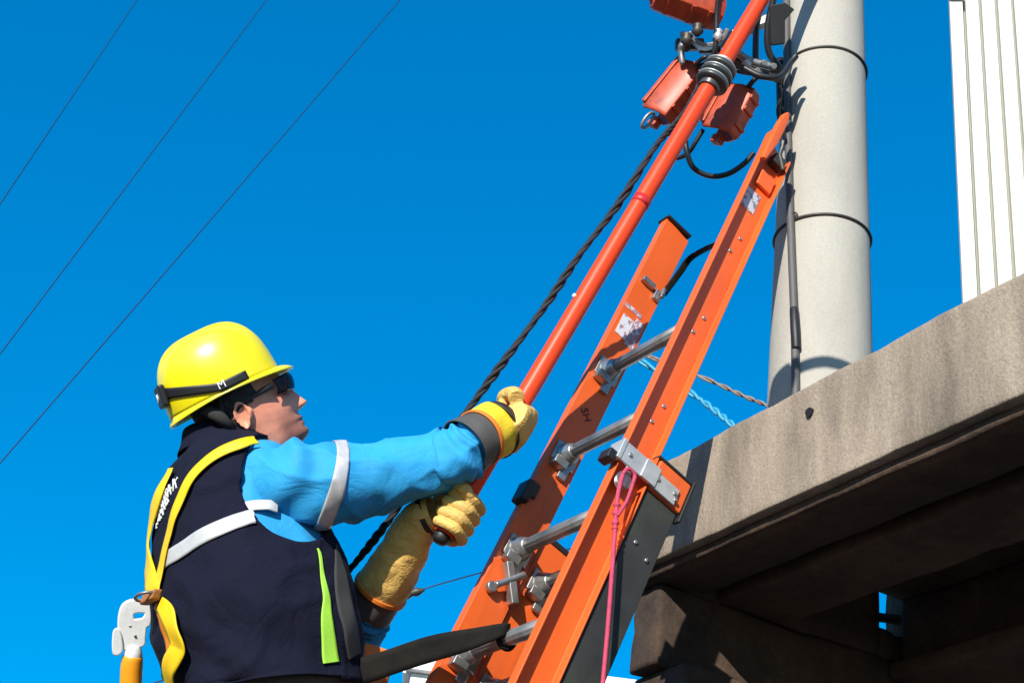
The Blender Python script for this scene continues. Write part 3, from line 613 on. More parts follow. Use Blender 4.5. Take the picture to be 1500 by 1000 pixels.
M['leather'] = mat('cream_leather', (.74, .47, .12), .65, var=.14, vscale=18, bump=.35, bscale=160, dirt=(.36, .19, .06), dscale=14, damt=.6, crease=.3, cscale=26)
M['leather_y'] = mat('yellow_leather', (.78, .55, .02), .6, var=.12, vscale=18, bump=.3, bscale=160)
M['rubber_cuff'] = mat('grey_rubber_cuff', (.075, .072, .064), .55, var=.2, vscale=14, dirt=(.10, .09, .08), damt=.4)
M['orange_trim'] = mat('orange_trim', (.75, .20, .02), .6, var=.1)
M['trouser'] = mat('olive_work_trousers', (.05, .052, .04), .9, var=.25, vscale=12, bump=.4, bscale=300)
M['lens'] = mat('black_lens', (.004, .004, .006), .12, var=.05, spec=.25)
M['hook_white'] = mat('pale_forged_steel', (.82, .82, .80), .4, .1, var=.12, vscale=20, dirt=(.4, .38, .36), dscale=30, damt=.4)
M['hook_orange'] = mat('orange_sleeve_plastic', (.88, .33, .01), .45, var=.08)
M['leatherpad'] = mat('brown_leather_pad', (.35, .13, .03), .6, var=.2, vscale=30, bump=.2, bscale=200)

BF = Vector((.80, -.374, -.47)); BF = (BF - UC * BF.dot(UC)).normalized(); BR = BF.cross(UC).normalized()   # chest direction, right-hand side
person = thing('person', C(400, 1500, 3.1), 'lineworker in yellow hard hat, navy vest and blue sleeves reaching up with an orange stick', 'person')
def sring(c, ea, eb, n, e=2.3):
    out = []
    for k in range(n):
        a = 2 * math.pi * k / n; ca, sa = math.cos(a), math.sin(a)
        out.append(c + ea * (math.copysign(abs(ca) ** (2 / e), ca)) + eb * (math.copysign(abs(sa) ** (2 / e), sa)))
    return out
def section_loft(spec, m, n, e=2.3, grow=0, disp=None, tw=None):
    """spec rows: px, py, d, a(right half), b(front half)"""
    P = [list(C(r[0], r[1], r[2])) + [r[3], r[4]] for r in spec]; S_ = catmull(P, m); rows = []
    for i, q in enumerate(S_):
        c = Vector(q[:3]); t = Vector(S_[min(i + 1, m - 1)][:3]) - Vector(S_[max(i - 1, 0)][:3]); t.normalize()
        ea = (BR - t * BR.dot(t) * .35).normalized(); eb = t.cross(ea).normalized()
        if eb.dot(BF) < 0: eb = -eb
        rw = sring(c, ea * (q[3] + grow), eb * (q[4] + grow), n, e)
        if disp: rw = [p + (p - c).normalized() * disp(p, i / (m - 1), k / n) for k, p in enumerate(rw)]
        rows.append(rw)
    return rows
def tube_loft(spec, m, n, grow=0, disp=None, flat=1.0):
    """spec rows: px, py, d, radius in metres (in the picture plane)"""
    P = [list(C(r[0], r[1], r[2])) + [r[3]] for r in spec]; S_ = catmull(P, m); rows = []; up = None
    for i, q in enumerate(S_):
        c = Vector(q[:3]); t = Vector(S_[min(i + 1, m - 1)][:3]) - Vector(S_[max(i - 1, 0)][:3]); t.normalize()
        if up is None: up = (Vector((0, 1, 0)) - t * t.y).normalized()
        up = (up - t * up.dot(t)).normalized(); sd_ = t.cross(up)
        rw = []
        for k in range(n):
            a = 2 * math.pi * k / n; dr = up * math.cos(a) + sd_ * math.sin(a) * flat; r = q[3] + grow
            p = c + dr * r
            if disp: p = p + dr * disp(p, i / (m - 1), k / n)
            rw.append(p)
        rows.append(rw)
    return rows
nz3 = lambda p, s, o=0: noise.noise(Vector((p.x * s + o, p.y * s - o, p.z * s + 2 * o)))
# ---- torso sections
TS = [(392, 1018, 3.335, .226, .178), (391, 1000, 3.345, .228, .184), (384, 950, 3.37, .235, .195), (372, 895, 3.40, .238, .20), (361, 845, 3.435, .228, .188), (347, 780, 3.475, .212, .168), (340, 720, 3.515, .200, .148), (331, 682, 3.545, .165, .120), (326, 660, 3.56, .105, .088), (322, 645, 3.57, .072, .072)]
def vest_disp(p, s, k):
    w = nz3(p, 7) * .010 + nz3(p, 16, 5) * .005
    low = max(0, 1 - s / .45)                       # folds gather above the belt
    q = p.x * .8 + p.y * .55
    w += low * .011 * math.sin((p.y * 46 + p.x * 22) + 3 * nz3(p, 6, 9)) * (.5 + .5 * nz3(p, 5, 3))
    w += .007 * (1 - abs(nz3(p * 1.0, 9, 21))) ** 4
    return w
rows_t = section_loft(TS, 110, 200, 2.3, 0, vest_disp)
# shoulder joint and armhole
SH = C(424, 712, 3.385); SHL = SH - BR * (2 * .19)
def armhole(p, sgn):
    c = SH if sgn > 0 else SHL; q = p - c
    if (q.dot(BR)) * sgn < -.115: return 9
    up_ = UC; fw = BF; r_ = math.sqrt((q.dot(up_) / .148) ** 2 + (q.dot(fw) / .118) ** 2); return r_
g = G(); g.grid(rows_t, True)
keep = []
cls = [min(armhole(v, 1), armhole(v, -1)) for v in g.v]
gv2 = []
ff = [f for f in g.f if sum(cls[i] for i in f) / 4 > 1]
used = {}
border = set()
rem = set(i for f in g.f if not (sum(cls[i] for i in f) / 4 > 1) for i in f)
for f in ff:
    for i in f:
        if i in rem: border.add(i)
for i in border:     # pull the ragged edge onto the armhole ellipse
    v = g.v[i]; sgn = 1 if armhole(v, 1) < armhole(v, -1) else -1; c = SH if sgn > 0 else SHL
    q = v - c; r_ = armhole(v, sgn)
    if r_ < 5:
        ax_ = q.dot(BR); pl = q - BR * ax_; g.v[i] = c + BR * ax_ + pl * (1 / r_)
vg = G(); mp_ = {}
for f in ff:
    nf = []
    for i in f:
        if i not in mp_: mp_[i] = len(vg.v); vg.v.append(g.v[i])
        nf.append(mp_[i])
    vg.f.append(tuple(nf))
vest = mk('vest', vg, M['navy'], person, smooth=True, solid=.009, off=1)
torso_bvh = BVHTree.FromPolygons([tuple(v) for v in g.v], g.f)
def hit(px, py, d=3.45):
    dr = C(px, py, 1).normalized(); loc, nr, ix, ds = torso_bvh.ray_cast(Vector((0, 0, 0)), dr)
    if loc is None: loc, nr, ix, ds = torso_bvh.find_nearest(C(px, py, d))
    return loc
def near(p, off):
    loc, nr, ix, ds = torso_bvh.find_nearest(p)
    c = C(365, 820, 3.45)
    if nr.dot(loc - c - UC * (loc - c).dot(UC)) < 0: nr = -nr
    return loc + nr * off, nr
def strap(path_px, w, m, name, parent, off=.014, m_=60, th=.003, lift=None, ds=3.5):
    pts = [hit(p[0], p[1], p[2] if len(p) > 2 else ds) for p in path_px]
    pts = [Vector(q) for q in catmull(pts, m_)]; rows = []
    wv = catmull([[x] for x in (w if hasattr(w, '__len__') else [w, w])], m_)[:, 0]
    for i, p in enumerate(pts):
        q, nr = near(p, off); t = (pts[min(i + 1, m_ - 1)] - pts[max(i - 1, 0)]).normalized(); s_ = nr.cross(t).normalized(); row = []
        for k in range(7):
            z_, n2 = near(q + s_ * (wv[i] * (k / 6 - .5)), off + (lift(i / (m_ - 1)) if lift else 0)); row.append(z_)
        rows.append(row)
    # even out the surface jitter
    A = np.array([[list(v) for v in r] for r in rows])
    for _ in range(10): A[1:-1] = (A[:-2] + 2 * A[1:-1] + A[2:]) / 4
    gg = G(); gg.grid([[Vector(v) for v in r] for r in A]); return mk(name, gg, m, parent, smooth=True, solid=th)
# shirt body under the vest
def shirt_disp(p, s, k): return nz3(p, 12, 4) * .005 + .006 * math.sin(p.x * 90 + p.y * 30 + 4 * nz3(p, 8)) * (.5 + nz3(p, 6, 2))
g = G(); g.grid(section_loft(TS[3:], 70, 120, 2.3, -.005, shirt_disp), True); shirt = mk('shirt', g, M['shirt'], person, smooth=True)
# ---- right sleeve
SL = [(362, 714, 3.43, .076), (392, 709, 3.40, .083), (430, 709, 3.39, .090), (480, 709, 3.40, .092), (530, 702, 3.42, .082), (580, 694, 3.435, .076), (640, 676, 3.455, .073), (662, 669, 3.45, .070), (686, 656, 3.465, .055), (702, 646, 3.485, .048)]
def sleeve_disp(p, s, k):
    a = 2 * math.pi * k
    w = nz3(p, 9, 1) * .009 + nz3(p, 22, 7) * .0035
    w += .006 * math.sin(s * 34 + 2.2 * math.cos(a - .6) + 3 * nz3(p, 7)) * (.35 + .65 * abs(nz3(p, 5, 13)))
    e_ = max(0, (s - .68) / .32); w += .009 * e_ * math.sin(s * 120 + 1.5 * math.sin(a * 2) + 3 * nz3(p, 14))
    h_ = math.exp(-((s - .22) / .12) ** 2); w += .010 * h_ * math.sin(s * 30 + a * 2.0 + 4 * nz3(p, 8, 3)) * (.6 + nz3(p, 6))
    w += .008 * (1 - abs(nz3(p, 11, 31))) ** 5
    return w
rows_s = tube_loft(SL, 130, 110, 0, sleeve_disp)
g = G(); g.grid(rows_s, True, True); sleeve = mk('sleeve', g, M['shirt'], person, smooth=True)
def band_on(rows, s0, s1, sk, m, name, parent, grow=.003, n=110):
    """a tape ring lying on a loft between fractions s0..s1, skewed round the limb"""
    M_ = len(rows) - 1; out = []
    for j in range(8):
        row = []
        for k in range(n):
            s = s0 + (s1 - s0) * j / 7 + sk * math.cos(2 * math.pi * k / n); x = min(max(s * M_, 0), M_ - .001); i = int(x); p = rows[i][k].lerp(rows[i + 1][k], x - i)
            c = sum(rows[i], Vector()) / n; row.append(p + (p - c).normalized() * grow)
        out.append(row)
    gg = G(); gg.grid(out, True); return mk(name, gg, m, parent, smooth=True, solid=.002)
band_on(rows_s, .330, .372, .042, M['reflect'], 'reflective_band', sleeve)
# ---- left sleeve
SL2 = [(300, 735, 3.66, .085), (345, 790, 3.69, .088), (420, 868, 3.69, .08), (478, 912, 3.65, .074), (516, 918, 3.585, .068), (534, 897, 3.555, .060), (550, 875, 3.533, .046)]
rows_s2 = tube_loft(SL2, 90, 90, 0, sleeve_disp)
g = G(); g.grid(rows_s2, True, True); mk('sleeve', g, M['shirt'], person, smooth=True)
# ---- reflective bands on vest and shirt body, lime strip, print
strap([(243, 826), (262, 812), (300, 787), (345, 768), (374, 760)], .036, M['reflect'], 'reflective_band', vest, off=.0125)
strap([(352, 746), (375, 741), (405, 744)], .026, M['reflect'], 'reflective_band', shirt, off=.004)
strap([(462, 806), (468, 850), (474, 900), (478, 940), (481, 972)], [.004, .012, .026, .034, .040], M['lime'], 'lime_strip', vest, off=.0125)
strap([(487, 800), (496, 850), (508, 910), (514, 960)], [.006, .05, .055, .05], mat('charcoal_panel', (.035, .035, .034), .85, var=.2, bump=.3, bscale=300), 'side_panel', vest, off=.011)
# white print across the shoulder blades (worn, not legible): two rows of broken strokes
rng = random.Random(4)
for cx_, cy_, wd, ht, n in ((253, 722, .075, .030, 9), (245, 745, .062, .026, 7), (240, 764, .03, .014, 3)):
    q, nr = near(hit(cx_, cy_), .0150); upv = (UC - nr * UC.dot(nr)).normalized(); rt = upv.cross(nr).normalized(); rt = (rt * .93 + upv * .36).normalized(); u2 = nr.cross(rt).normalized()
    g = G()
    for k in range(n):
        x = (k / max(1, n - 1) - .5) * wd; hh = ht * (.5 if rng.random() < .6 else .3); an = rng.uniform(-.35, .35); yy = rng.uniform(-.2, .2) * ht
        c0, nn_ = near(q + rt * x + u2 * yy, .0125); dx = (u2 * math.cos(an) + rt * math.sin(an)).normalized(); g.box(c0, (.0022, hh, .0012), (rt, dx, nn_))
        if rng.random() < .6: c0, nn_ = near(q + rt * (x + .004) + u2 * (yy + rng.choice((-1, 0, 1)) * hh * .8), .0128); g.box(c0, (.0045, .0022, .0012), (rt, u2, nn_))
    mk('back_print', g, M['white_print'], vest)
# ---- collar
def collar_rows():
    out = []
    for f, px, py, d, a, b_ in ((0, 324, 668, 3.555, .104, .098), (.35, 323, 654, 3.56, .086, .086), (.8, 320, 640, 3.567, .080, .082), (1, 319, 632, 3.572, .078, .08), (.9, 319, 633, 3.571, .073, .075)):
        c = C(px, py, d); up_ = (UC - BF * .22).normalized(); ea = BR; eb = up_.cross(ea).normalized()
        if eb.dot(BF) < 0: eb = -eb
        out.append([p + (p - c).normalized() * (nz3(p, 18) * .004) + up_ * (-.030 * max(0, (p - c).normalized().dot(eb)) * f) for p in sring(c, ea * a, eb * b_, 60, 2.1)])
    return out
g = G(); g.grid(collar_rows(), True); mk('collar', g, M['navy'], vest, smooth=True, solid=.005, sub=1)

# ---- body: head, neck and a slim torso core as one skin surface
HF = Vector((.88, .445, -.16)).normalized(); HU = Vector((-.452, .892, 0)); HU = (HU - HF * HU.dot(HF)).normalized(); HR = HF.cross(HU)
HO = C(362, 605, 3.50) - HR * .078
FH = frame(HO, HF, HR, HU)          # x face direction, y right ear, z crown
prof = [  # z, front x, back x, half width
 (-.135, .030, -.050, .030), (-.118, .082, -.052, .040), (-.104, .108, -.056, .050), (-.090, .112, -.060, .056), (-.074, .106, -.064, .061), (-.062, .108, -.068, .064), (-.050, .105, -.073, .066), (-.036, .106, -.080, .069), (-.020, .108, -.090, .072), (0, .110, -.099, .074), (.020, .106, -.105, .076), (.036, .112, -.110, .077), (.055, .104, -.112, .078), (.08, .088, -.112, .077), (.105, .070, -.104, .072), (.13, .050, -.082, .056), (.145, .030, -.04, .03), (.150, .004, -.006, .006)]
PR = catmull(prof, 90); rows = []
def sstep(a, b, x): t = min(max((x - a) / (b - a), 0), 1); return t * t * (3 - 2 * t)
for z, xf, xb, w in PR:
    row = []
    for k in range(96):
        a = 2 * math.pi * k / 96; ca, sa = math.cos(a), math.sin(a)
        cx = (xf + xb) * .5 * 0 + .0
        e = .82 if ca > 0 else .95
        x = (xf if ca > 0 else -xb) * math.copysign(abs(ca) ** e, ca); y = w * math.copysign(abs(sa) ** .85, sa)
        p = Vector((x, y, z))
        # nose
        if ca > 0:
            tl = min(max((.026 - z) / .060, 0), 1); ny = math.exp(-(y / (.0075 + .005 * tl)) ** 2); nzf = tl ** 1.1 * sstep(-.049, -.037, z); p.x += ny * nzf * .031
            wing = math.exp(-((abs(y) - .013) / .008) ** 2) * math.exp(-((z + .034) / .010) ** 2); p.x += wing * .010
            eye = math.exp(-((abs(y) - .034) / .016) ** 2) * math.exp(-((z - .014) / .012) ** 2); p.x -= eye * .012
            brow = math.exp(-((abs(y) - .03) / .03) ** 2) * math.exp(-((z - .036) / .009) ** 2); p.x += brow * .005
            lip = math.exp(-(y / .024) ** 2) * (math.exp(-((z + .063) / .004) ** 2) + math.exp(-((z + .075) / .005) ** 2)); p.x += lip * .006
            mouth = math.exp(-(y / .028) ** 2) * math.exp(-((z + .069) / .0022) ** 2); p.x -= mouth * .006
            groove = math.exp(-(y / .02) ** 2) * math.exp(-((z + .086) / .006) ** 2); p.x -= groove * .005
            cheek = math.exp(-((abs(y) - .045) / .02) ** 2) * math.exp(-((z + .022) / .02) ** 2); p.x += cheek * .008
        row.append(p)
    rows.append(row)
hg = G(); hg.grid(rows, True, True)
# ear
er = G(); rowsE = []
for i in range(5):
    f = i / 4; out = (0, .013, .02, .017, .010)[i]; sc = (.75, .98, 1.0, .82, .55)[i]; row = []
    for k in range(36):
        a = 2 * math.pi * k / 36; ex, ez = .019 * math.cos(a), .034 * math.sin(a)
        if ez < 0: ex *= (1 + ez / .034 * .32)
        row.append(Vector((-.006 + ex * sc - out * .35, .070 + out, .000 + ez * sc + ex * .22)))
    rowsE.append(row)
er.grid(rowsE, True, True)
er.tube([Vector((.004, .080, -.012)), Vector((.010, .082, .002)), Vector((.008, .081, .012))], [.005, .006, .004], 8)
allg = G(); allg.add([FH @ v for v in hg.v], hg.f); allg.add([FH @ v for v in er.v], er.f)
allg.add([FH @ Vector((v.x, -v.y, v.z)) for v in er.v], [tuple(reversed(f)) for f in er.f])
nk = tube_loft([(322, 690, 3.55, .08), (322, 650, 3.56, .066), (336, 622, 3.555, .060), (352, 600, 3.55, .058)], 20, 30); q = G(); q.grid(nk, True, True); allg.add(q.v, q.f)
tb_ = section_loft(TS[2:9], 30, 40, 2.2, -.03); q = G(); q.grid(tb_, True, True); allg.add(q.v, q.f)
for sp_ in (SL, SL2):
    q = G(); q.grid(tube_loft([(a, b, c, r * .55) for a, b, c, r in sp_], 30, 20), True, True); allg.add(q.v, q.f)
def remesh(gx, vox, name, m, parent, smooth_it=2, fac=.5):
    c = sum(gx.v, Vector()) / len(gx.v); fr = frame(c, _exc, _eyc, _ezc); inv = fr.inverted(); gg = G(); gg.v = [inv @ v for v in gx.v]; gg.f = gx.f
    me = mesh_from(gg, name); o = bpy.data.objects.new('tmp', me); COL.objects.link(o)
    r_ = o.modifiers.new('r', 'REMESH'); r_.mode = 'VOXEL'; r_.voxel_size = vox; r_.use_smooth_shade = True
    if smooth_it: s_ = o.modifiers.new('s', 'SMOOTH'); s_.iterations = smooth_it; s_.factor = fac
    me2 = bpy.data.meshes.new_from_object(o.evaluated_get(bpy.context.evaluated_depsgraph_get())); bpy.data.objects.remove(o); me2.name = name
    me2.materials.clear(); me2.materials.append(m); return mk_me(name, me2, parent, fr, smooth=True)
body = remesh(allg, .0032, 'body', M['skin'], person, 2)
# beard stubble as real darker skin around jaw and lip
t = M['skin'].node_tree; N = t.nodes; L = t.links; bs = N['Principled BSDF']; src = bs.inputs['Base Color'].links[0].from_socket
geo = N.new('ShaderNodeNewGeometry'); HOw = cw(HO); HFw = MCW.to_3x3() @ HF; HUw = MCW.to_3x3() @ HU
sb = N.new('ShaderNodeVectorMath'); sb.operation = 'SUBTRACT'; L.new(geo.outputs['Position'], sb.inputs[0]); sb.inputs[1].default_value = HOw
def dotn(v):
    d_ = N.new('ShaderNodeVectorMath'); d_.operation = 'DOT_PRODUCT'; L.new(sb.outputs[0], d_.inputs[0]); d_.inputs[1].default_value = v; return d_.outputs['Value']
def mrn(s, a, b):
    r_ = N.new('ShaderNodeMapRange'); r_.interpolation_type = 'SMOOTHSTEP'; r_.inputs[1].default_value = a; r_.inputs[2].default_value = b; L.new(s, r_.inputs[0]); return r_.outputs[0]
f1 = mrn(dotn(HUw), -.035, -.06); f2 = mrn(dotn(HFw), .035, .07)
mu = N.new('ShaderNodeMath'); mu.operation = 'MULTIPLY'; L.new(f1, mu.inputs[0]); L.new(f2, mu.inputs[1])
mu2 = N.new('ShaderNodeMath'); mu2.operation = 'MULTIPLY'; L.new(mu.outputs[0], mu2.inputs[0]); mu2.inputs[1].default_value = .75
mx = N.new('ShaderNodeMix'); mx.data_type = 'RGBA'; L.new(mu2.outputs[0], mx.inputs[0]); L.new(src, mx.inputs[6]); mx.inputs[7].default_value = (.16, .075, .055, 1); L.new(mx.outputs[2], bs.inputs['Base Color'])
# hair: cap over the back and sides, ragged lower edge
rows = []
for z, xf, xb, w in PR[26:80:2]:
    row = []
    for k in range(73):
        a = R(72) + R(216) * k / 72; ca, sa = math.cos(a), math.sin(a)
        x = (xf if ca > 0 else -xb) * math.copysign(abs(ca) ** .95, ca); y = w * math.copysign(abs(sa) ** .85, sa)
        p = Vector((x, y, z)); p += Vector((p.x, p.y, 0)).normalized() * (.006 + .004 * noise.noise(p * 90) + .003 * noise.noise(p * 200))
        row.append(p)
    rows.append(row)
g = G(); g.grid(rows)
inside = lambda v: not (v.z < .012 - .0 and v.x > -.022 + .012 * noise.noise(v * 60)) and not (v.z < -.068 + .008 * noise.noise(v * 120)) and not (v.x > .03 and v.z < .03)
g.f = [f for f in g.f if all(inside(g.v[i]) for i in f)]
hair = mk('hair', g, M['hair'], person, FH, smooth=True, solid=.005)
# ---- hard hat
def dome(u_, a):  # u_ 0 rim .. 1 crown
    zc_ = .068 + (.150) * math.sin(u_ * math.pi / 2) ** .92; rr = math.cos(u_ * math.pi / 2) ** .62
    ca, sa = math.cos(a), math.sin(a); x = -.026 + rr * (.137 if ca > 0 else .141) * ca; y = rr * .110 * math.copysign(abs(sa) ** .95, sa)
    crest = math.exp(-(y / .020) ** 2) * .012 * sstep(.06, .3, u_); side = math.exp(-((abs(y) - .058) / .012) ** 2) * .006 * sstep(.2, .5, u_)
    return Vector((x, y, zc_ + crest + side))
rows = [[dome(u_, 2 * math.pi * k / 96) for k in range(96)] for u_ in [i / 40 for i in range(40)] + [.998]]
g = G(); g.grid(rows, True); g.f.append(tuple(40 * 96 + k for k in range(96)))
hat = mk('hard_hat', g, M['helmet'], person, FH, smooth=True, solid=.004)
rows = []   # brim: narrow lip all round, long peak in front, lower skirt behind
for j in range(9):
    f = j / 8; row = []
    for k in range(120):
        a = 2 * math.pi * k / 120; b0 = dome(0, a); pk = max(0, math.cos(a)) ** 2.2; bk = max(0, -math.cos(a)) ** 1.5
        out = Vector((math.cos(a), math.sin(a) * .8, 0)).normalized(); ext = .004 + .030 * pk + .004 * bk
        p = b0 + out * (ext * f) + Vector((0, 0, -.006 * f + pk * (.006 * f - .016 * f * f) - .012 * bk * f)); row.append(p)
    rows.append(row)
g = G(); g.grid(rows, True); mk('brim', g, M['helmet'], hat, FH, smooth=True, solid=.0045)
# dark goggle band round the back of the hat
rows = []
for j in range(5):
    row = []
    for k in range(60):
        a = R(62) + R(236) * k / 59; back = max(0, -math.cos(a)); uz = .002 + .20 * back ** 1.1 + .075 * (j / 4) * (1 + .6 * back)
        p = dome(uz, a); n_ = Vector((p.x + .026, p.y, .02)).normalized(); row.append(p + n_ * .0045)
    rows.append(row)
g = G(); g.grid(rows); gb_ = mk('goggle_band', g, M['black'], hat, FH, smooth=True, solid=.003)
p = dome(.22, R(160)); q = dome(.22, R(163)); 
n_ = Vector((p.x + .026, p.y, .02)).normalized(); tx = Vector((0, 0, 1)).cross(n_).normalized(); upn = n_.cross(tx)
if (FH.to_3x3() @ tx).x < 0: tx = -tx
g = G(); g.box(p + n_ * .006, (.030, .026, .008), (tx, upn, n_)); mk('buckle', g, M['black'], hat, FH, bevel=.006, seg=3)
frb = FH @ frame(p + n_ * .0155, tx, upn, n_); text_mesh('buckle_print', 'JA', .022, M['white_print'], hat, frb, .0006)
p = dome(.05, R(88)); n_ = Vector((p.x * .3, p.y, .012)).normalized(); tx = Vector((0, 0, 1)).cross(n_).normalized(); upn = n_.cross(tx)
if (FH.to_3x3() @ tx).x < 0: tx = -tx
text_mesh('band_print', 'M', .026, M['white_print'], hat, FH @ frame(p + n_ * .009, tx, upn, n_), .0006)
g = G(); g.tube([Vector((-.085, .080, .058)), Vector((-.06, .088, .02)), Vector((-.045, .085, -.02))], [.012, .016, .009], 10); g.tube([Vector((-.04, .082, .06)), Vector((-.052, .083, .02)), Vector((-.06, .078, -.03))], .006, 8)
mk('nape_strap', g, mat('grey_nape_strap', (.028, .026, .024), .9), hat, FH, smooth=True)
# ---- sunglasses
rows = []
for j in range(9):
    f = j / 8; row = []
    for k in range(41):
        a = R(-74) + R(148) * k / 40; y = .078 * math.sin(a); x = .060 + .066 * math.cos(a) ** .8 - .006 * (2 * f - 1) ** 2 + .004; nb = math.exp(-(y / .012) ** 2) * .018 * (1 - f)
        row.append(Vector((x + .004 * f, y * (1 + .02 * f), .000 + .046 * f * (1 - .25 * (abs(y) / .078) ** 2) + nb + .008 * (abs(y) / .078))))
    rows.append(row)
g = G(); g.grid(rows); sg = mk('sunglasses', g, M['lens'], person, FH, smooth=True, solid=.003)
for s_ in (1, -1):
    g = G(); g.tube([Vector((.080, .077 * s_, .032)), Vector((.045, .081 * s_, .030)), Vector((.0, .082 * s_, .028)), Vector((-.02, .081 * s_, .014))], [.008, .006, .0045, .004], 8); mk('temple_arm', g, M['black'], sg, FH, smooth=True)

# ---- gloved hands closed round the stick
def hand(Cc, t, a, n, sc, name, m, back=1):
    a = (a - t * a.dot(t)).normalized(); n = (n - t * n.dot(t) - a * n.dot(a)).normalized(); gx = G(); r = SR; Rf = r + .0135 * sc
    P = lambda x, y, z: Cc + a * x + n * y + t * z
    # palm / back of the hand
    rows = []
    for x, yc, th, w in ((-.100, .024, .024, .030), (-.078, .026, .026, .036), (-.045, .030, .023, .044), (-.012, .033, .019, .048), (.012, .030, .016, .047), (.022, .024, .010, .043)):
        c = P((x * back if x < 0 else x) * sc, yc * sc + r * .35, -.002); rows.append(sring(c, t * (w * sc), n * (th * sc), 28, 2.6))
    gx.grid(rows, True, True)
    spec_ = ((.036, .0128, 1.0), (.0118, .0136, 1.08), (-.0125, .0130, 1.02), (-.0355, .0112, .86))
    for z, fr_, ln in spec_:
        pts = []; rad = []
        for ang, k in ((28, 1.02), (62, 1.05), (95, 1.06), (128, 1.02), (160, 1.0), (195, .98), (218 if ln > .9 else 205, .97)):
            A_ = R(ang * (.9 + .1 * ln)); rr = Rf * k + (.004 if ang in (62, 128) else 0)
            pts.append(P(math.sin(A_) * rr, math.cos(A_) * rr, z * sc * (1.0 + .02 * math.sin(A_)))); rad.append(fr_ * sc * (1 if ang < 150 else .92))
        pp_ = [Vector(v) for v in catmull(pts, 22)]; rd = catmull([[x] for x in rad], 22)[:, 0]; rd[-1] *= .6; rd[-2] *= .88
        gx.tube(pp_, list(rd), 12)
    tp_ = [P(-.062 * sc, .020 * sc, .030 * sc), P(-.045 * sc, .004, .046 * sc), P(-.030 * sc, -.016 * sc, .054 * sc), P(-.010 * sc, -Rf - .006, .052 * sc), P(.014 * sc, -Rf - .010, .044 * sc), P(.030 * sc, -Rf * .9, .036 * sc)]
    gx.tube([Vector(v) for v in catmull(tp_, 20)], list(catmull([[x * sc] for x in (.018, .0175, .0155, .0145, .0135, .009)], 20)[:, 0]), 12)
    return remesh(gx, .0024, name, m, person, 1, .4)
c1 = on_stick(620); c2 = on_stick(755)
h1 = hand(c1, HD, Vector((.52, .12, -.85)), Vector((.655, -.25, .35)), 1.12, 'glove', M['leather'], .55); h1['label'] = 'cream leather glove, upper'
h2 = hand(c2, HD, Vector((.80, .15, .15)), Vector((-.35, .1, -1)), 1.14, 'glove', M['leather']); h2['label'] = 'cream leather glove with long gauntlet, lower'
def cuff(spec, m, name, parent, n=48, mm=24, disp=None, solid=.004, flat=1.0):
    g = G(); rw = tube_loft(spec, mm, n, 0, disp, flat); g.grid(rw, True); return mk(name, g, m, parent, smooth=True, solid=solid), rw
cd = lambda p, s, k: nz3(p, 20, 3) * .004
cuff([(681, 655, 3.452, .069), (690, 649, 3.465, .066), (704, 641, 3.488, .0625)], M['rubber_cuff'], 'rubber_cuff', h1, disp=cd)
cuff([(700, 643, 3.48, .0668), (704, 641, 3.488, .0668)], M['orange_trim'], 'cuff_trim', h1, mm=5)
cuff([(701, 642, 3.482, .0625), (712, 636, 3.505, .065), (723, 630, 3.53, .0635), (731, 626, 3.548, .057)], M['leather_y'], 'leather_cuff', h1, disp=lambda p, s, k: nz3(p, 26, 3) * .006)
cuff([(723, 630.5, 3.530, .0685), (731, 626, 3.549, .0635)], M['black'], 'wrist_strap', h1, mm=6)
G2 = [(557, 865, 3.528, .062), (570, 844, 3.52, .060), (588, 812, 3.505, .054), (604, 782, 3.49, .048), (620, 760, 3.48, .043), (636, 752, 3.475, .040)]
cuff(G2, M['leather'], 'gauntlet', h2, mm=50, disp=lambda p, s, k: nz3(p, 14, 3) * .005 * min(1, s * 5) + .005 * min(1, s * 5) * (1 - abs(nz3(p, 20, 8))) ** 4, solid=.004)
cuff([(538, 892, 3.545, .0615), (550, 874, 3.534, .060), (562, 858, 3.525, .057)], M['rubber_cuff'], 'rubber_cuff', h2, disp=cd)
cuff([(556, 866.5, 3.529, .0655), (559.5, 861, 3.526, .0650)], M['orange_trim'], 'cuff_trim', h2, mm=5)
cuff([(622, 758, 3.478, .0475), (629, 755, 3.476, .046)], M['black'], 'wrist_strap', h2, mm=6)
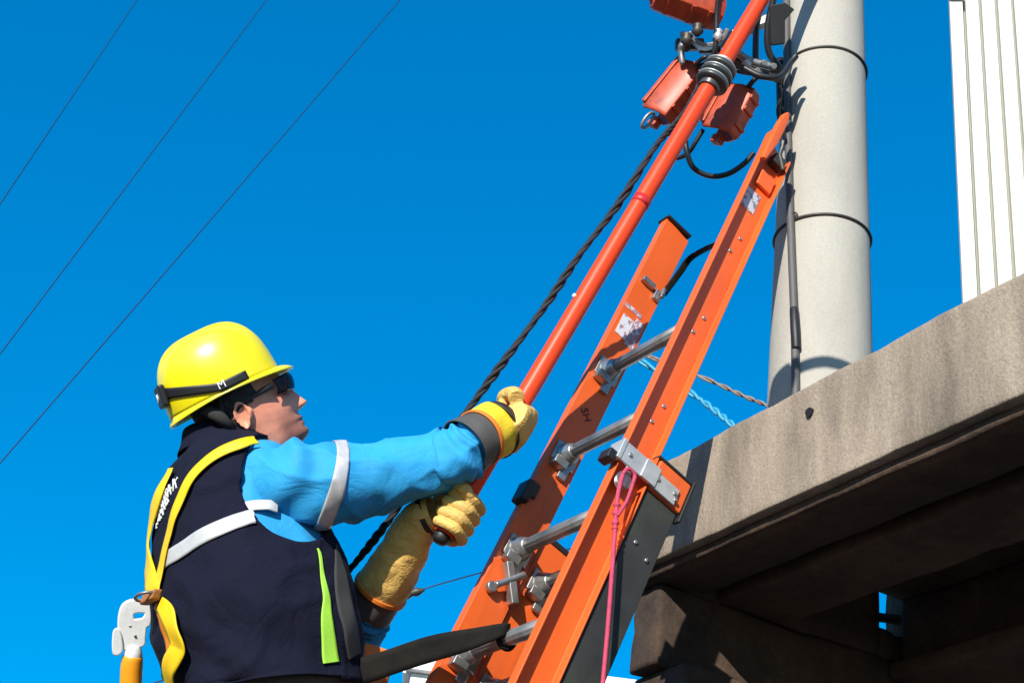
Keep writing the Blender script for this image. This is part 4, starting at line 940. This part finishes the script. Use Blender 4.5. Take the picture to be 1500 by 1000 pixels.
# ---- trousers, belt and legs down to the rungs
HIP = C(396, 1035, 3.33)
kf = min(range(-9, 0), key=lambda k: abs((FL @ Vector((LL / 2, 0, k * kz))).dot(UC) - (HIP.dot(UC) - .80)))
rows = section_loft([(388, 992, 3.36, .215, .170), (394, 1010, 3.345, .222, .176), (398, 1040, 3.33, .21, .165), (400, 1080, 3.31, .2, .155)], 40, 100, 2.3, 0, lambda p, s, k: nz3(p, 14, 8) * .008)
tr = G(); tr.grid(rows, True, True)
for sgn, kk in ((1, kf), (-1, kf + 1)):
    hip = HIP + BR * (.10 * sgn) - UC * .05; ft = FL @ Vector((LL / 2 + sgn * .09, 0, kk * kz)); foot = ft + UC * .055 - BF * .03; ank = foot + UC * .07 - BF * .07
    mid = (hip + ank) / 2 + BF * .12 + BR * (.03 * sgn)
    S_ = catmull([list(hip) + [.105], list(hip.lerp(mid, .5)) + [.095], list(mid) + [.075], list(mid.lerp(ank, .5)) + [.068], list(ank) + [.06]], 40)
    tr.tube([Vector(q[:3]) for q in S_], [q[3] + .004 * math.sin(i * .9) for i, q in enumerate(S_)], 24)
    b_ = G(); rowsb = []
    for x, zc_, h_, w_ in ((-.10, .03, .045, .038), (-.06, .045, .06, .042), (0, .035, .052, .042), (.07, .02, .036, .045), (.13, .012, .028, .042), (.165, .008, .018, .028)):
        rowsb.append(sring(foot + BF * x + UC * (zc_ - .01), BR * w_, UC * h_, 24, 2.6))
    b_.grid(rowsb, True, True); mk('boot', b_, M['black'], person, smooth=True)
mk('trousers', tr, M['trouser'], person, smooth=True)

# ================================================================== HARNESS, LANYARD HOOK, POSITIONING STRAP
har = thing('safety_harness', hit(400, 985), 'yellow webbing safety harness worn over the navy vest', 'harness')
strap([(372, 655), (350, 659), (322, 672), (296, 694), (276, 728), (262, 768), (251, 815), (243, 850), (240, 868)], .030, M['yellow_web'], 'shoulder_strap', har, off=.019, m_=80)
strap([(262, 690, 3.60), (244, 725, 3.56), (232, 770, 3.50), (226, 815, 3.45), (230, 848, 3.42), (238, 868, 3.40)], [.034, .05, .07, .078, .066, .042], M['yellow_web'], 'shoulder_strap', har, off=.020, m_=60)
strap([(246, 884), (262, 905), (276, 930), (276, 955), (262, 980), (266, 1012)], [.034, .048, .058, .054, .05, .05], M['yellow_web'], 'back_strap', har, off=.022, m_=70, lift=lambda s: .010 * math.sin(s * math.pi))
strap([(238, 884), (246, 905), (254, 930), (258, 955)], .022, mat('amber_webbing', (.55, .17, .01), .6, var=.1, bump=.2, bscale=400), 'inner_strap', har, off=.017)
p, nr = near(hit(240, 876), .030); tt_ = UC.cross(nr).normalized(); g = G(); g.box(p, (.030, .013, .012), (tt_, (UC + tt_ * .35).normalized(), nr)); mk('dorsal_pad', g, M['leatherpad'], har, bevel=.006, seg=3)
g = G(); c_ = p + nr * .012; rp_ = [c_ + nr * (.022 * math.cos(a)) + tt_ * (.026 * math.sin(a)) + UC * (.004 * math.sin(a)) for a in [2 * math.pi * k / 28 for k in range(28)]]; g.tube(rp_, .0038, 8, closed=True); mk('d_ring', g, M['steel'], har, smooth=True)
strap([(285, 1010), (330, 1004), (380, 998), (430, 996), (480, 992), (524, 984)], .03, M['blackweb'], 'waist_belt', har, off=.012)
# pouch with pale clip on the belt
q, nr = near(hit(412, 996), .035); t1 = UC.cross(nr).normalized(); u1 = nr.cross(t1)
g = G(); g.box(q, (.028, .014, .014), (t1, u1, nr)); g.tube([q + t1 * (.02 * math.cos(a)) + u1 * (.013 * math.sin(a)) + nr * .016 for a in [2 * math.pi * k / 20 for k in range(20)]], .005, 8, closed=True); mk('side_ring', g, M['hook_white'], har, bevel=.004)
# orange tool pouch hanging in front
g = G(); o_ = C(545, 966, 3.46); rows = []
for f, w_, d_ in ((0, .040, .026), (.2, .046, .03), (1, .036, .026)):
    rows.append(sring(o_ - UC * (.16 * f) + UC * .028, BF * w_, BR * d_, 24, 4))
g.grid(rows, True, True); pch = mk('tool_pouch', g, mat('orange_canvas', (.85, .22, .04), .7, var=.1, bump=.3, bscale=200), None, bevel=.006); tag(pch, 'orange canvas pouch hanging from the belt beside the black strap', 'pouch')
# big snap hook on the left
hk = thing('snap_hook', C(190, 1040, 3.45), 'large pale metal snap hook with orange grip hanging behind the worker', 'snap hook')
D0 = 3.42; pxm = D0 / F
def plate(pts, th, m, name, parent, d=D0, holes=None, bevel=.003):
    cv = bpy.data.curves.new(name, 'CURVE'); cv.dimensions = '2D'; cv.fill_mode = 'BOTH'; cv.extrude = th; cv.bevel_depth = bevel; cv.bevel_resolution = 2
    for loop in [pts] + (holes or []):
        sp_ = cv.splines.new('POLY'); sp_.points.add(len(loop) - 1); sp_.use_cyclic_u = True
        for q_, (x, y) in zip(sp_.points, loop): q_.co = ((x - 195) * pxm, -(y - 925) * pxm, 0, 1)
    tmp = bpy.data.objects.new('tmp', cv); COL.objects.link(tmp); me = bpy.data.meshes.new_from_object(tmp.evaluated_get(bpy.context.evaluated_depsgraph_get())); bpy.data.objects.remove(tmp)
    me.materials.clear(); me.materials.append(m); yaw = frame(C(195, 925, d), Vector((.97, 0, -.24)).normalized(), Vector((0, 1, 0)), Vector((.24, 0, .97)).normalized()); return mk_me(name, me, parent, yaw)
def rnd(pts, m=80): return [tuple(q) for q in catmull(pts, m, True)]
outer = rnd([(176, 930), (175, 905), (180, 886), (192, 879), (206, 880), (216, 886), (219, 898), (218, 914), (213, 918), (211, 934), (209, 944), (192, 948), (178, 946)])
inner = rnd([(195, 897), (205, 895), (213, 897), (210, 905), (202, 907), (195, 906)], 30)
plate(outer, .006, M['hook_white'], 'hook_body', hk, holes=[inner])
plate(rnd([(168, 925), (174, 921), (178, 935), (178, 952), (168, 954)], 30), .004, M['hook_white'], 'latch', hk, d=D0 - .008)
for x, y in ((191, 916), (180, 930), (198, 930)):
    g = G(); c_ = C(x, y, D0 - .008); g.tube([c_, c_ + Vector((0, 0, .003))], .003, 10); mk('rivet', g, M['alu'], hk, smooth=True)
g = G(); g.tube(curve([(196, 944, D0), (195, 955, D0), (195, 966, D0)], 8), [.012, .016, .018, .02, .021, .021, .021, .021], 18); mk('swivel', g, M['hook_white'], hk, smooth=True)
g = G(); g.tube(curve([(195, 958, D0), (193, 975, D0), (192, 1000, D0), (191, 1060, D0)], 16), [.019, .022, .0235, .024, .0245, .025] + [.025] * 10, 20); mk('grip', g, M['hook_orange'], hk, smooth=True, bevel=.003)
# black positioning strap from belt to ladder
pst = thing('positioning_strap', C(600, 960, 3.35), 'broad black positioning strap running from the worker to a ladder rung', 'strap')
e0, e1 = C(498, 990, 3.28), FL @ Vector((LL * .30, -.012, -2 * kz + .022))
pts = [Vector(q) for q in catmull([e0, C(545, 978, 3.27), C(620, 953, 3.26), C(690, 936, 3.24), C(738, 922, 3.22), FL @ Vector((LL * .45, -.005, -2 * kz + .022))], 60)]
wv = [.066 - .046 * sstep(.35, 1, i / 59) for i in range(60)]
ribbon(pts, (UC * .9 + Vector((.1, .0, .35))).normalized(), wv, M['blackweb'], 'webbing', pst, .005)
g = G(); g.tube([FL @ Vector((LL * .45 + .0, .021 * math.cos(a), -2 * kz + .021 * math.sin(a))) for a in [2 * math.pi * k / 24 for k in range(24)]], .006, 8, closed=True); mk('rung_loop', g, M['blackweb'], pst, smooth=True)
